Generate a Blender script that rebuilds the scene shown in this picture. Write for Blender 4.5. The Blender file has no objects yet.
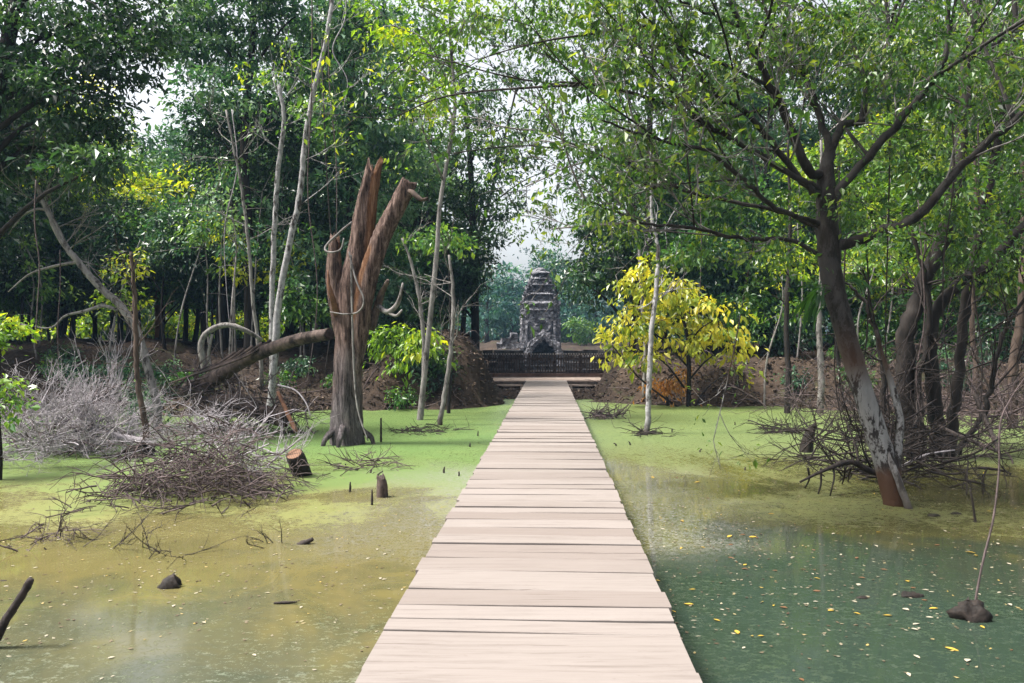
import bpy, math, random
import numpy as np
from mathutils import Vector

S = bpy.context.scene
COL = S.collection
R = math.radians
random.seed(7)
rng = np.random.default_rng(7)
FPX, CX, CY, EYE = 820.0, 512.0, 341.5, 2.1

# ------------------------------------------------------------------ camera, world, sun, exposure
cam = bpy.data.cameras.new('Camera'); camo = bpy.data.objects.new('Camera', cam); COL.objects.link(camo)
cam.sensor_width = 36; cam.lens = FPX * 36 / 1024
cam.clip_start = .05; cam.clip_end = 3000
camo.location = (0, 0, EYE); camo.rotation_euler = (R(90), 0, 0)
S.camera = camo
SUN_EL, SUN_AZ = 60, 262        # azimuth clockwise from +Y
w = bpy.data.worlds.new('World'); S.world = w; w.use_nodes = True
nt = w.node_tree; nt.nodes.clear()
sky = nt.nodes.new('ShaderNodeTexSky'); sky.sky_type = 'NISHITA'; sky.sun_disc = False
sky.sun_elevation = R(SUN_EL); sky.sun_rotation = R(SUN_AZ)
sky.air_density = 1.0; sky.dust_density = 5.0; sky.ozone_density = 1.0
hs = nt.nodes.new('ShaderNodeHueSaturation'); hs.inputs['Saturation'].default_value = .25
bg = nt.nodes.new('ShaderNodeBackground'); bg.inputs[1].default_value = .13
wo = nt.nodes.new('ShaderNodeOutputWorld')
nt.links.new(sky.outputs[0], hs.inputs['Color']); nt.links.new(hs.outputs[0], bg.inputs[0]); nt.links.new(bg.outputs[0], wo.inputs[0])
sl = bpy.data.lights.new('Sun', 'SUN'); so = bpy.data.objects.new('Sun', sl); COL.objects.link(so)
sl.energy = 4.0; sl.angle = R(13); sl.color = (1, .95, .87)
so.rotation_euler = (R(90 - SUN_EL), 0, R(180 - SUN_AZ)); so.location = (0, -10, 40)
S.view_settings.view_transform = 'Standard'; S.view_settings.look = 'None'
S.view_settings.exposure = 1.36; S.view_settings.gamma = 1
S.view_settings.use_curve_mapping = False
cy = S.cycles
cy.max_bounces = 6; cy.diffuse_bounces = 3; cy.glossy_bounces = 2; cy.transmission_bounces = 4
cy.transparent_max_bounces = 4; cy.volume_bounces = 0
cy.use_denoising = True

# ------------------------------------------------------------------ helpers: points
def P(px, py, Y): return np.array([(px - CX) / FPX * Y, Y, EYE - (py - CY) / FPX * Y])
def G(px, py, z=0.0):
    Y = (EYE - z) * FPX / (py - CY); return P(px, py, Y)
def path(pts, Y): return [P(p[0], p[1], p[2] if len(p) > 2 else Y) for p in pts]
def spl(pts, n):
    p = np.asarray(pts, float)
    if len(p) == 2: return p[0] + (p[1] - p[0]) * np.linspace(0, 1, n)[:, None]
    q = np.vstack([2 * p[0] - p[1], p, 2 * p[-1] - p[-2]])
    m = len(p) - 1; t = np.linspace(0, m, n); i = np.minimum(t.astype(int), m - 1); u = (t - i)[:, None]
    a, b, c, d = q[i], q[i + 1], q[i + 2], q[i + 3]
    return .5 * (2 * b + (c - a) * u + (2 * a - 5 * b + 4 * c - d) * u**2 + (3 * b - a - 3 * c + d) * u**3)
def unit(v): return v / np.maximum(np.linalg.norm(v, axis=-1, keepdims=True), 1e-9)
def sstep(a, b, x):
    t = np.clip((x - a) / (b - a), 0, 1); return t * t * (3 - 2 * t)

# ------------------------------------------------------------------ helpers: meshes
class MB:
    def __init__(s): s.v = []; s.f = []; s.a = []; s.n = 0
    def add(s, v, fs, a=0.0):
        v = np.asarray(v, float); s.v.append(v)
        for f in fs: s.f.append(np.asarray(f, int) + s.n)
        s.a.append(np.broadcast_to(np.asarray(a, float), (len(v),)).copy()); s.n += len(v)
    def tube(s, pts, rad, k=6, a=0.0, wob=0.0, cap=True):
        p = np.asarray(pts, float); n = len(p)
        r = np.interp(np.linspace(0, 1, n), np.linspace(0, 1, len(rad)), rad) if np.ndim(rad) else np.full(n, rad)
        t = unit(np.gradient(p, axis=0)); d = p[-1] - p[0]
        ref = np.eye(3)[np.argmin(np.abs(d))]
        U = np.empty((n, 3)); u = unit(np.cross(t[0], ref))
        for i in range(n):
            u = u - t[i] * np.dot(u, t[i]); L = np.linalg.norm(u)
            u = u / L if L > 1e-6 else unit(np.cross(t[i], np.array([.3, .5, .8]))); U[i] = u
        V = np.cross(t, U); an = np.linspace(0, 2 * math.pi, k, endpoint=False)
        rr = r[:, None] * (1 + (rng.normal(0, wob, (n, k)) if wob else 0)) * np.ones((n, k))
        v = p[:, None] + (U[:, None] * np.cos(an)[None, :, None] + V[:, None] * np.sin(an)[None, :, None]) * rr[..., None]
        i, j = np.meshgrid(np.arange(n - 1), np.arange(k), indexing='ij'); j2 = (j + 1) % k
        f = np.stack([i * k + j, i * k + j2, (i + 1) * k + j2, (i + 1) * k + j], -1).reshape(-1, 4)
        fs = [f]
        if cap: fs += [np.arange(k)[::-1][None], (np.arange(k) + (n - 1) * k)[None]]
        s.add(v.reshape(-1, 3), fs, a)
    def box(s, c, size, rz=0.0, a=0.0, jit=0.0, rx=0.0):
        q = np.array([[x, y, z] for z in (-.5, .5) for y in (-.5, .5) for x in (-.5, .5)]) * np.asarray(size, float)
        if jit: q = q + rng.normal(0, jit, q.shape)
        if rx: c1, s1 = math.cos(rx), math.sin(rx); q = q @ np.array([[1, 0, 0], [0, c1, s1], [0, -s1, c1]])
        if rz: c1, s1 = math.cos(rz), math.sin(rz); q = q @ np.array([[c1, s1, 0], [-s1, c1, 0], [0, 0, 1]])
        s.add(q + np.asarray(c, float), [[[0, 2, 3, 1], [4, 5, 7, 6], [0, 1, 5, 4], [2, 6, 7, 3], [0, 4, 6, 2], [1, 3, 7, 5]]], a)
    def leaves(s, c, out, L, W, var, droop=.4, rnd=1.0):
        n = len(c)
        d = unit(rng.normal(0, 1, (n, 3))) * rnd + out * .8 + np.array([0, 0, -droop]); d = unit(d)
        sd = unit(np.cross(d, unit(rng.normal(0, .55, (n, 3)) + np.array([0, 0, 1]))))
        nn = np.cross(sd, d); LL = (L * np.clip(rng.lognormal(-.12, .34, n), .4, 2.0))[:, None]; WW = LL * W
        v = np.stack([c, c + d * LL * .45 + sd * WW * .5 + nn * LL * .07, c + d * LL - nn * LL * .12, c + d * LL * .45 - sd * WW * .5 + nn * LL * .07], 1)
        i = np.arange(n)[:, None] * 4
        s.add(v.reshape(-1, 3), [np.concatenate([i + np.array([[0, 1, 2]]), i + np.array([[0, 2, 3]])])], np.repeat(var, 4))
    def build(s, name, mat, parent=None, smooth=True):
        v = np.vstack(s.v)
        if parent is not None: v = v - np.array(parent.location if parent.parent is None else parent.parent.location)
        me = bpy.data.meshes.new(name)
        me.vertices.add(len(v)); me.vertices.foreach_set('co', v.astype(np.float32).ravel())
        nl = sum(f.size for f in s.f); me.loops.add(nl)
        me.loops.foreach_set('vertex_index', np.concatenate([f.ravel() for f in s.f]).astype(np.int32))
        sz = np.concatenate([np.full(len(f), f.shape[1]) for f in s.f])
        me.polygons.add(len(sz)); me.polygons.foreach_set('loop_start', np.concatenate([[0], np.cumsum(sz)[:-1]]).astype(np.int32))
        me.polygons.foreach_set('use_smooth', np.full(len(sz), smooth))
        at = me.attributes.new('var', 'FLOAT', 'POINT'); at.data.foreach_set('value', np.concatenate(s.a).astype(np.float32))
        me.update(calc_edges=True); me.validate()
        if mat: me.materials.append(mat)
        o = bpy.data.objects.new(name, me); COL.objects.link(o)
        if parent is not None: o.parent = parent
        return o

def tag(o, label=None, cat=None, group=None, kind=None):
    if label: o['label'] = label
    if cat: o['category'] = cat
    if group: o['group'] = group
    if kind: o['kind'] = kind
    return o
def empty(name, loc, label, cat, group=None):
    o = bpy.data.objects.new(name, None); COL.objects.link(o); o.location = Vector(loc); o.empty_display_size = .2
    return tag(o, label, cat, group)
def copy_tree(o, parent=None):
    c = o.copy(); COL.objects.link(c); c.parent = parent
    for ch in list(o.children): copy_tree(ch, c)
    return c

# ------------------------------------------------------------------ helpers: materials
def N(nt, t, **kw):
    n = nt.nodes.new(t)
    for k, v in kw.items():
        if k in ('operation', 'data_type', 'blend_type', 'feature', 'attribute_name', 'clamp_factor', 'noise_dimensions'): setattr(n, k, v); continue
        i = n.inputs[int(k[1:])] if k[0] == 'i' and k[1:].isdigit() else n.inputs[k.replace('_', ' ')]
        if isinstance(v, bpy.types.NodeSocket): nt.links.new(v, i)
        else: i.default_value = (*v, 1) if isinstance(v, tuple) and len(v) == 3 and i.type == 'RGBA' else v
    return n
def M_(nt, op, a, b=0.0, c=None):
    kw = dict(i0=a, i1=b)
    if c is not None: kw['i2'] = c
    return N(nt, 'ShaderNodeMath', operation=op, **kw).outputs[0]
def MIX(nt, f, a, b, bl='MIX'): return N(nt, 'ShaderNodeMix', data_type='RGBA', blend_type=bl, i0=f, i6=a, i7=b).outputs[2]
def RAMP(nt, f, st):
    n = N(nt, 'ShaderNodeValToRGB', Fac=f); e = n.color_ramp.elements
    while len(e) < len(st): e.new(.5)
    for el, (p, c) in zip(e, st): el.position = p; el.color = (*c, 1) if isinstance(c, tuple) else (c, c, c, 1)
    return n.outputs[0]
def NOISE(nt, vec, scale, detail=4, rough=.6, dist=0.0): return N(nt, 'ShaderNodeTexNoise', Vector=vec, Scale=scale, Detail=detail, Roughness=rough, Distortion=dist).outputs[0]
def newmat(name):
    m = bpy.data.materials.new(name); m.use_nodes = True; t = m.node_tree; t.nodes.clear()
    return m, t
def finish(t, col, rough=.8, bump=None, bs=.3, bd=.02, spec=.3, ior=1.45):
    p = N(t, 'ShaderNodeBsdfPrincipled', Base_Color=col, Roughness=rough, IOR=ior); p.inputs['Specular IOR Level'].default_value = spec
    if bump is not None: t.links.new(N(t, 'ShaderNodeBump', Strength=bs, Distance=bd, Height=bump).outputs[0], p.inputs['Normal'])
    o = t.nodes.new('ShaderNodeOutputMaterial'); t.links.new(p.outputs[0], o.inputs[0]); return p
def OBJ(t, sc=(1, 1, 1), src='Object'):
    tc = t.nodes.new('ShaderNodeTexCoord'); mp = N(t, 'ShaderNodeMapping', Vector=tc.outputs[src]); mp.inputs['Scale'].default_value = sc
    return mp.outputs[0]
def VAR(t): return N(t, 'ShaderNodeAttribute', attribute_name='var').outputs['Fac']

def leafmat(name, a, b, c, trans=.35, rough=.36, sp=.5):
    m, t = newmat(name)
    col = RAMP(t, VAR(t), [(0, a), (.5, b), (1, c)])
    p = N(t, 'ShaderNodeBsdfPrincipled', Base_Color=col, Roughness=rough); p.inputs['Specular IOR Level'].default_value = sp
    tr = N(t, 'ShaderNodeBsdfTranslucent', Color=MIX(t, 1.0, col, (1.9, 1.7, .7), 'MULTIPLY'))
    mx = N(t, 'ShaderNodeMixShader', Fac=trans, i1=p.outputs[0], i2=tr.outputs[0])
    t.links.new(mx.outputs[0], t.nodes.new('ShaderNodeOutputMaterial').inputs[0]); return m
def barkmat(name, a, b, c=None, cpos=.62, sc=6.0, vstretch=.25, rough=.85, bs=.6, csc=1.6, wet=False):
    m, t = newmat(name); v = OBJ(t, (1, 1, vstretch))
    n = NOISE(t, v, sc, 6, .65, .3)
    col = RAMP(t, n, [(.32, a), (.68, b)])
    if c:
        n2 = NOISE(t, OBJ(t, (1, 1, .5)), csc, 5, .7)
        col = MIX(t, RAMP(t, n2, [(cpos - .04, 0.0), (cpos + .04, 1.0)]), col, c)
    if wet:      # muddy tide mark at the foot of stems standing in the pond
        z = N(t, 'ShaderNodeSeparateXYZ', Vector=OBJ(t)).outputs[2]
        col = MIX(t, RAMP(t, M_(t, 'ADD', z, M_(t, 'MULTIPLY', n, .3)), [(.22, .8), (.5, 0.0)]), col, (.05, .04, .03))
    finish(t, col, rough, n, bs, .03); return m

BARK = {
    'dark': barkmat('dark_bark', (.005, .004, .0035), (.028, .022, .019), (.06, .056, .05), .66),
    'brown': barkmat('brown_bark', (.02, .014, .011), (.095, .066, .052), (.13, .11, .1), .66),
    'pale': barkmat('pale_bark', (.15, .145, .15), (.37, .36, .365), (.045, .039, .036), .55, 9, .7, csc=6, wet=True),
    'grey': barkmat('grey_bark', (.085, .076, .072), (.25, .235, .225), (.035, .03, .027), .58, 9, .4, csc=5, wet=True),
    'twiggrey': barkmat('bleached_twig', (.14, .125, .135), (.39, .36, .385), None, .6, 14, .8),
    'twigbrown': barkmat('brown_twig', (.028, .02, .02), (.13, .098, .096), None, .6, 14, .8),
    'twigdark': barkmat('dark_twig', (.010, .008, .007), (.048, .037, .034), None, .6, 14, .8),
    'log': barkmat('log_bark', (.028, .019, .017), (.15, .11, .095), (.02, .014, .012), .56, 6, .8),
    'black': barkmat('sodden_wood', (.003, .0025, .002), (.030, .022, .018), None, .6, 14, .9, .7),
    'orange': barkmat('rotten_orange_wood', (.12, .05, .02), (.3, .15, .06), None, .6, 8, .5),
    'redstem': barkmat('reddish_stem', (.07, .032, .02), (.2, .10, .06), None, .6, 8, .4),
}
LEAF = {
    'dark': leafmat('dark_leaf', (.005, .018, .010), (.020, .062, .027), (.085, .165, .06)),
    'teal': leafmat('blue_green_leaf', (.008, .034, .022), (.034, .11, .058), (.14, .25, .14)),
    'mid': leafmat('mid_green_leaf', (.012, .045, .012), (.05, .145, .03), (.17, .28, .05)),
    'lime': leafmat('lime_leaf', (.04, .10, .010), (.14, .27, .022), (.40, .43, .03), .5),
    'yellow': leafmat('yellow_leaf', (.06, .13, .016), (.27, .32, .028), (.50, .45, .055), .4),
    'olive': leafmat('olive_leaf', (.014, .040, .012), (.05, .125, .022), (.20, .27, .035), .42),
    'orange': leafmat('dry_orange_leaf', (.22, .09, .02), (.4, .19, .04), (.5, .3, .06), .35),
    'blue': leafmat('haze_blue_leaf', (.008, .040, .046), (.024, .085, .082), (.07, .18, .14)),  # bluish distance haze painted into the leaf colour
}

# ------------------------------------------------------------------ terrain
def xb(y): return .072 + (y - 3.83) * .045          # centre line of the boardwalk
def shore(x): return 23.2 + 4.6 * np.exp(-((x - 3.0) / 7.0)**2) + .5 * np.sin(x * .9) + .3 * np.sin(x * 2.3 + 1) - 3.5 * sstep(-12, -20, x) - 4 * sstep(13, 20, x)
def hills(x, y):
    return .12 * np.sin(x * 1.7 + .6 * y) + .10 * np.sin(y * 2.1 - x * .8) + .07 * np.sin(3.9 * x + 1.3) * np.sin(3.1 * y) + .05 * np.sin(7.1 * x + 2 * y) * np.sin(6.3 * y - x)
def ground(x, y):
    x = np.asarray(x, float); y = np.asarray(y, float)
    t = y - shore(x)
    base = -.55 + .6 * sstep(-1.2, .4, t)
    nearmound = np.exp(-((x + 2.6) / 2.0)**4)
    left = sstep(1, -5.5, x)
    Hl = 1.9 * sstep(0, 13, t) * .8 + .4 * sstep(0, 2, t)
    Hm = 2.0 * sstep(0, 1.9, t) + .25 * np.sin(x * 2.2)
    Hr = 1.25 * sstep(0, 2.0, t) + .5 * sstep(2, 16, t)
    H = np.where(x < .8, Hl * (1 - nearmound) + Hm * nearmound, Hr)
    h = base + H + hills(x, y) * sstep(-.5, 1.2, t)
    d = np.abs(x - xb(y)); half = 1.35 + .13 * np.maximum(y - 27, 0) + .35 * np.sin(y * 1.3)
    gap = 1 - sstep(half, half + 1.1, d)
    low = np.where(y < 34.3, -.1 + .25 * sstep(27, 33, y), .35 - .8 * sstep(38.5, 41, y)) + .06 * hills(x * 2, y * 2)
    low = low + 2.7 * sstep(84, 97, y)
    h = h * (1 - gap) + np.minimum(low, h) * gap
    back = sstep(-30, -45, y); side = sstep(38, 55, np.abs(x))
    return np.maximum(h, (-.5 + 2.2 * np.maximum(back, side)))
gx = np.concatenate([-np.geomspace(500, 21, 26), np.arange(-20, 20.01, .25), np.geomspace(21, 500, 26)])
gy = np.concatenate([-np.geomspace(500, 12, 22), np.arange(-10, 20, 1.5), np.arange(20, 42, .22), np.arange(42, 60, .8), np.geomspace(61, 600, 34)])
XX, YY = np.meshgrid(gx, gy)
ZZ = ground(XX, YY) + np.where((np.abs(XX) < 20) & (YY > 20) & (YY < 42), rng.normal(0, .05, XX.shape), 0)
b = MB(); ny, nx = XX.shape
i, j = np.meshgrid(np.arange(ny - 1), np.arange(nx - 1), indexing='ij')
b.add(np.stack([XX, YY, ZZ], -1).reshape(-1, 3), [np.stack([i * nx + j, i * nx + j + 1, (i + 1) * nx + j + 1, (i + 1) * nx + j], -1).reshape(-1, 4)])
m, t = newmat('forest_earth'); v = OBJ(t)
n1 = NOISE(t, v, .5, 5, .6); n2 = NOISE(t, v, 5, 8, .75); n3 = NOISE(t, OBJ(t, (3, 3, 9)), 1.3, 6, .7, 1.0)
c = RAMP(t, n2, [(.3, (.008, .006, .005)), (.55, (.036, .026, .020)), (.78, (.095, .07, .054))])
c = MIX(t, RAMP(t, n1, [(.45, 0.0), (.65, .8)]), c, MIX(t, n3, (.019, .013, .010), (.10, .07, .05)))
c = MIX(t, RAMP(t, NOISE(t, v, .9, 5, .7), [(.58, 0.0), (.68, .5)]), c, (.045, .065, .02))
finish(t, c, .95, n2, .8, .06, .15)
tag(b.build('ground', m), 'brown earth forest floor and banks around the pond', 'ground', kind='structure')

# water
b = MB(); b.add([[-70, -60, 0], [70, -60, 0], [70, 34, 0], [-70, 34, 0]], [[[0, 1, 2, 3]]])
m, t = newmat('algae_water')
pos = t.nodes.new('ShaderNodeNewGeometry').outputs['Position']; sp = N(t, 'ShaderNodeSeparateXYZ', Vector=pos)
X, Y = sp.outputs[0], sp.outputs[1]
big = NOISE(t, pos, .32, 5, .6, .6); med = NOISE(t, pos, 1.1, 7, .7, 1.0)
def ST(x, y): mp = N(t, 'ShaderNodeMapping', Vector=pos); mp.inputs['Scale'].default_value = (x, y, 1); return mp.outputs[0]
fine = NOISE(t, ST(1, 1.5), 11, 10, .85, .3); grain = NOISE(t, pos, 38, 4, .85)
spot = N(t, 'ShaderNodeTexVoronoi', Vector=pos, Scale=46.0).outputs['Distance']
right = N(t, 'ShaderNodeMapRange', Value=X, i1=-.6, i2=1.8, i3=0.0, i4=1.9).outputs[0]
zone = M_(t, 'SUBTRACT', M_(t, 'ADD', Y, M_(t, 'MULTIPLY', M_(t, 'SUBTRACT', big, .5), 8.0)), right)
zone = M_(t, 'ADD', zone, M_(t, 'MULTIPLY', M_(t, 'SUBTRACT', med, .5), 4.0))
zn = M_(t, 'DIVIDE', zone, 30.0)
isr = N(t, 'ShaderNodeMapRange', Value=X, i1=-.5, i2=1.2, i3=0.0, i4=1.0).outputs[0]
# murky water itself: suspended algae, olive in the middle, dark near the walkway
lw = RAMP(t, zn, [(.14, (.062, .066, .044)), (.20, (.084, .080, .042)), (.25, (.122, .104, .040)), (.38, (.116, .106, .042)), (.46, (.09, .12, .03)), (.8, (.07, .11, .03))])
rw = RAMP(t, zn, [(.17, (.022, .036, .026)), (.215, (.028, .036, .023)), (.25, (.060, .058, .022)), (.38, (.075, .073, .022)), (.46, (.08, .10, .03)), (.8, (.07, .11, .03))])
wat = MIX(t, isr, lw, rw)
wat = MIX(t, RAMP(t, med, [(.30, .55), (.55, 0.0)]), wat, MIX(t, .6, wat, (.018, .028, .010)))
# duckweed and dead scum floating on top: broken up by a fine ragged threshold
lc = RAMP(t, zn, [(.16, (.135, .146, .115)), (.24, (.165, .160, .085)), (.36, (.165, .165, .055)), (.43, (.11, .155, .044)), (.55, (.10, .172, .050)), (.8, (.11, .165, .047))])
rc = RAMP(t, zn, [(.16, (.036, .052, .038)), (.24, (.08, .08, .034)), (.36, (.13, .13, .045)), (.43, (.12, .14, .055)), (.55, (.117, .157, .057)), (.8, (.125, .165, .05))])
scum = MIX(t, isr, lc, rc)
scum = MIX(t, RAMP(t, grain, [(.35, .7), (.6, 0.0)]), scum, MIX(t, .55, scum, (.04, .06, .018)))
scum = MIX(t, RAMP(t, med, [(.35, .5), (.5, 0.0)]), scum, MIX(t, .35, scum, (.03, .07, .015)))
scum = MIX(t, RAMP(t, med, [(.55, 0.0), (.7, .45)]), scum, MIX(t, .5, scum, (.20, .22, .05)))
scum = MIX(t, RAMP(t, spot, [(.05, .55), (.22, 0.0)]), scum, MIX(t, .5, scum, (.30, .32, .18)))
cov = RAMP(t, zn, [(.14, .43), (.20, .40), (.25, .36), (.36, .40), (.42, .50), (.50, .525), (.60, .525), (.85, .515)])
belt = RAMP(t, M_(t, 'DIVIDE', M_(t, 'ADD', Y, M_(t, 'MULTIPLY', M_(t, 'SUBTRACT', med, .5), 5.0)), 20.0), [(.20, .06), (.33, .03), (.38, -.0), (.44, .04), (.50, .13), (.62, .13), (.70, 0.0)])
cov = M_(t, 'ADD', cov, M_(t, 'MULTIPLY', belt, RAMP(t, big, [(.42, 0.0), (.58, 1.0)])))
msk = M_(t, 'ADD', M_(t, 'MULTIPLY', fine, .72), M_(t, 'MULTIPLY', grain, .28))
msk = RAMP(t, M_(t, 'SUBTRACT', M_(t, 'ADD', cov, .52), msk), [(.47, 0.0), (.535, 1.0)])
# grey dead duckweed gathers in belts, most of all beside the walkway
near = M_(t, 'ABSOLUTE', M_(t, 'SUBTRACT', X, M_(t, 'MULTIPLY', Y, .045)))
nearm = RAMP(t, M_(t, 'DIVIDE', M_(t, 'ADD', near, M_(t, 'MULTIPLY', M_(t, 'SUBTRACT', med, .5), 2.5)), 6.0), [(.22, 1.0), (.5, 0.0)])
bl = M_(t, 'MULTIPLY', nearm, RAMP(t, M_(t, 'DIVIDE', M_(t, 'ADD', Y, M_(t, 'MULTIPLY', M_(t, 'SUBTRACT', big, .5), 6.0)), 20.0), [(.36, 0.0), (.44, .9), (.66, .9), (.72, 0.0)]))
gm = M_(t, 'MULTIPLY', bl, RAMP(t, M_(t, 'ADD', M_(t, 'MULTIPLY', fine, .6), M_(t, 'MULTIPLY', grain, .4)), [(.47, 0.0), (.54, 1.0)]))
col = MIX(t, gm, MIX(t, msk, wat, scum), MIX(t, grain, (.10, .105, .085), (.27, .265, .25)))
rgh = M_(t, 'ADD', .06, M_(t, 'MULTIPLY', msk, .5))
p = finish(t, col, rgh, M_(t, 'ADD', M_(t, 'MULTIPLY', msk, .5), M_(t, 'MULTIPLY', med, .5)), .10, .012, .5, 1.33)
tag(b.build('water', m), 'still pond water covered with green and olive algae', 'pond', kind='structure')

# ------------------------------------------------------------------ boardwalk
m_deck, t = newmat('weathered_plank'); v = OBJ(t, (1.0, 14, 14)); va = VAR(t)
cmb = N(t, 'ShaderNodeCombineXYZ', X=M_(t, 'MULTIPLY', va, 37.0), Y=M_(t, 'MULTIPLY', va, 91.0), Z=0.0)
vv = N(t, 'ShaderNodeVectorMath', operation='ADD', i0=v, i1=cmb.outputs[0]).outputs[0]
g1 = NOISE(t, vv, 1.6, 7, .7, .4); g2 = NOISE(t, OBJ(t), 1.1, 5, .65); g3 = NOISE(t, OBJ(t, (3, 9, 9)), 4.0, 5, .75)
c = RAMP(t, g1, [(.25, (.128, .107, .096)), (.48, (.184, .160, .146)), (.78, (.213, .188, .174))])
c = MIX(t, RAMP(t, va, [(0, .8), (.5, 0.0)]), c, (.148, .122, .109))
c = MIX(t, RAMP(t, va, [(.55, 0.0), (1, .55)]), c, (.214, .188, .174))
c = MIX(t, RAMP(t, g2, [(.5, 0.0), (.75, .35)]), c, (.152, .130, .118))
g4 = NOISE(t, OBJ(t, (.7, 46, 46)), 1.5, 4, .6)
c = MIX(t, RAMP(t, g4, [(.655, 0.0), (.68, .75)]), c, (.07, .052, .045))
c = MIX(t, RAMP(t, g3, [(.62, 0.0), (.74, .6)]), c, (.10, .078, .068))
finish(t, c, .8, g1, .35, .006, .25)
DZ = .5
bw = empty('boardwalk', (xb(18), 18, DZ), 'long straight walkway of pale pinkish planks crossing the green pond', 'boardwalk')
deck = MB()
ang = -math.atan(.045); ca, sa = math.cos(ang), math.sin(ang)
edges = [-9.0]
while edges[-1] < 3.0: edges.append(edges[-1] + rng.uniform(.2, .34))
edges = [e for e in edges if e < 3.3] + [3.62, 3.97, 4.52, 4.70, 4.955, 5.27, 5.73, 6.05, 6.24, 6.47]
while edges[-1] < 33.6: edges.append(edges[-1] + rng.choice([.16, .2, .24, .28, .32]) + rng.uniform(-.02, .02))
W = 1.645
for a0, a1 in zip(edges[:-1], edges[1:]):
    g0 = rng.choice([.007, .011, .016, .024], p=[.3, .3, .25, .15]); nseg = 13
    if abs(a0 - 4.70) < .02: g0 = .034
    if abs(a0 - 3.97) < .02: g0 = .016
    if abs(a0 - 6.24) < .02: g0 = .020
    xs = np.linspace(-W / 2 + rng.normal(0, .011), W / 2 + rng.normal(0, .007), nseg)
    wv = np.cumsum(rng.normal(0, .0022, nseg)); wv2 = np.cumsum(rng.normal(0, .0022, nseg))
    y0 = a0 + g0 + wv; y1 = a1 - .001 + wv2 * .4; tilt = rng.normal(0, .004); zt = DZ + rng.normal(0, .005)
    sk = rng.normal(0, .006)
    top = []
    for q, (yy, dz) in enumerate([(y0, -.042), (y0, -.004), (y0 + .005, 0), (y1 - .005, 0), (y1, -.004), (y1, -.042)]):
        z = zt + dz + tilt * (0 if q < 3 else 1) + .003 * np.sin(xs * 2 + a0 * 9)
        top.append(np.stack([xs, yy + sk * xs, z], 1))
    vtx = np.vstack(top); vtx[:, 0] += 0
    X0 = xb(vtx[:, 1]); vtx2 = np.stack([X0 + vtx[:, 0] * ca, vtx[:, 1] + vtx[:, 0] * sa, vtx[:, 2]], 1)
    k = 6; ii, jj = np.meshgrid(np.arange(nseg - 1), np.arange(k), indexing='ij'); j2 = (jj + 1) % k
    f = np.stack([jj * nseg + ii, jj * nseg + ii + 1, j2 * nseg + ii + 1, j2 * nseg + ii], -1).reshape(-1, 4)
    ends = [np.array([[q * nseg for q in range(6)][::-1], [q * nseg + nseg - 1 for q in range(6)]])]
    deck.add(vtx2, [f] + ends, rng.uniform(0, 1))
deck.build('deck', m_deck, bw, smooth=False)
m_beam = barkmat('damp_timber', (.05, .04, .034), (.17, .135, .115), None, .6, 5, 1)
for sx in (-.62, 0, .62):
    b = MB(); p0 = np.array([xb(-9) + sx, -9, DZ - .12]); p1 = np.array([xb(33.4) + sx, 33.4, DZ - .12])
    d = p1 - p0; b.box((p0 + p1) / 2, (.09, float(np.linalg.norm(d)), .14), ang); b.build('stringer', m_beam, bw, False)
for yy in np.arange(-7.5, 32, 2.4):
    for sx in (-.6, .6):
        b = MB(); zb = min(-.6, 0); b.box((xb(yy) + sx * ca, yy + sx * sa, (DZ - .19 + zb) / 2), (.11, .11, DZ - .19 - zb), ang); b.build('post', m_beam, bw, False)
# nail heads are too small to see at this distance

# ------------------------------------------------------------------ landing, steps, fence at the far end
m_old = barkmat('old_dark_timber', (.022, .018, .016), (.085, .068, .06), None, .6, 6, 1)
m_ledge = barkmat('dusty_timber', (.16, .12, .10), (.36, .29, .25), None, .6, 3, 1)
ld = empty('wooden_landing', (xb(35.5), 35.5, DZ), 'low wooden landing of dusty timber where the walkway meets the temple fence', 'landing')
b = MB()
for q in range(9): b.box((xb(35) - .05, 33.95 + q * .36, DZ - .02), (5.3 + rng.normal(0, .05), .34, .05), 0, 0, .004)
b.build('platform_deck', m_ledge, ld, False)
b = MB(); b.box((xb(34) - .05, 33.82, DZ - .14), (5.2, .1, .17)); b.build('fascia_beam', m_old, ld, False)
for side in (-1, 1):
    st = empty('step_flight', (xb(33) + side * 1.4, 33, .1), ['dark wooden steps going down left of the walkway end', 'dark wooden steps going down right of the walkway end'][side > 0], 'steps', 'steps beside the end of the walkway')
    for q in range(3):
        b = MB(); b.box((xb(33) + side * (1.52 - .03 * q), 33.6 - .24 * q, .30 - .14 * q), (1.15 + .05 * q, .23, .06), 0, 0, .006); b.build('tread', m_ledge if q == 0 else m_old, st, False)
    for e in (-.5, .5):
        b = MB(); b.box((xb(33) + side * 1.52 + e, 33.3, .1), (.07, .75, .3), 0, 0, .01, rx=R(18)); b.build('string_board', m_old, st, False)
fy = 37.3
fn = empty('picket_fence', (xb(fy), fy, DZ), 'dark wooden picket fence standing across the front of the stone temple', 'fence')
x0, x1 = P(478, 0, fy)[0], P(606, 0, fy)[0]
m_pick, t = newmat('picket_paint'); n = NOISE(t, OBJ(t), 9, 4, .6)
finish(t, MIX(t, VAR(t), MIX(t, RAMP(t, n, [(.4, 0.0), (.7, 1.0)]), (.02, .015, .014), (.075, .056, .05)), (.26, .235, .22)), .8, n, .3)
b = MB()
for x in np.arange(x0, x1, .118):
    h = .98 + rng.normal(0, .02); b.box((x + rng.normal(0, .006), fy, DZ + h / 2 + .02), (.055, .02, h), rng.normal(0, .03), 0, .002, )
for x in np.arange(x0, x1, .118): b.box((x, fy, DZ + 1.03), (.06, .03, .05), 0, 1.0, .004)
b.build('picket_row', m_pick, fn, False)
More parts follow.
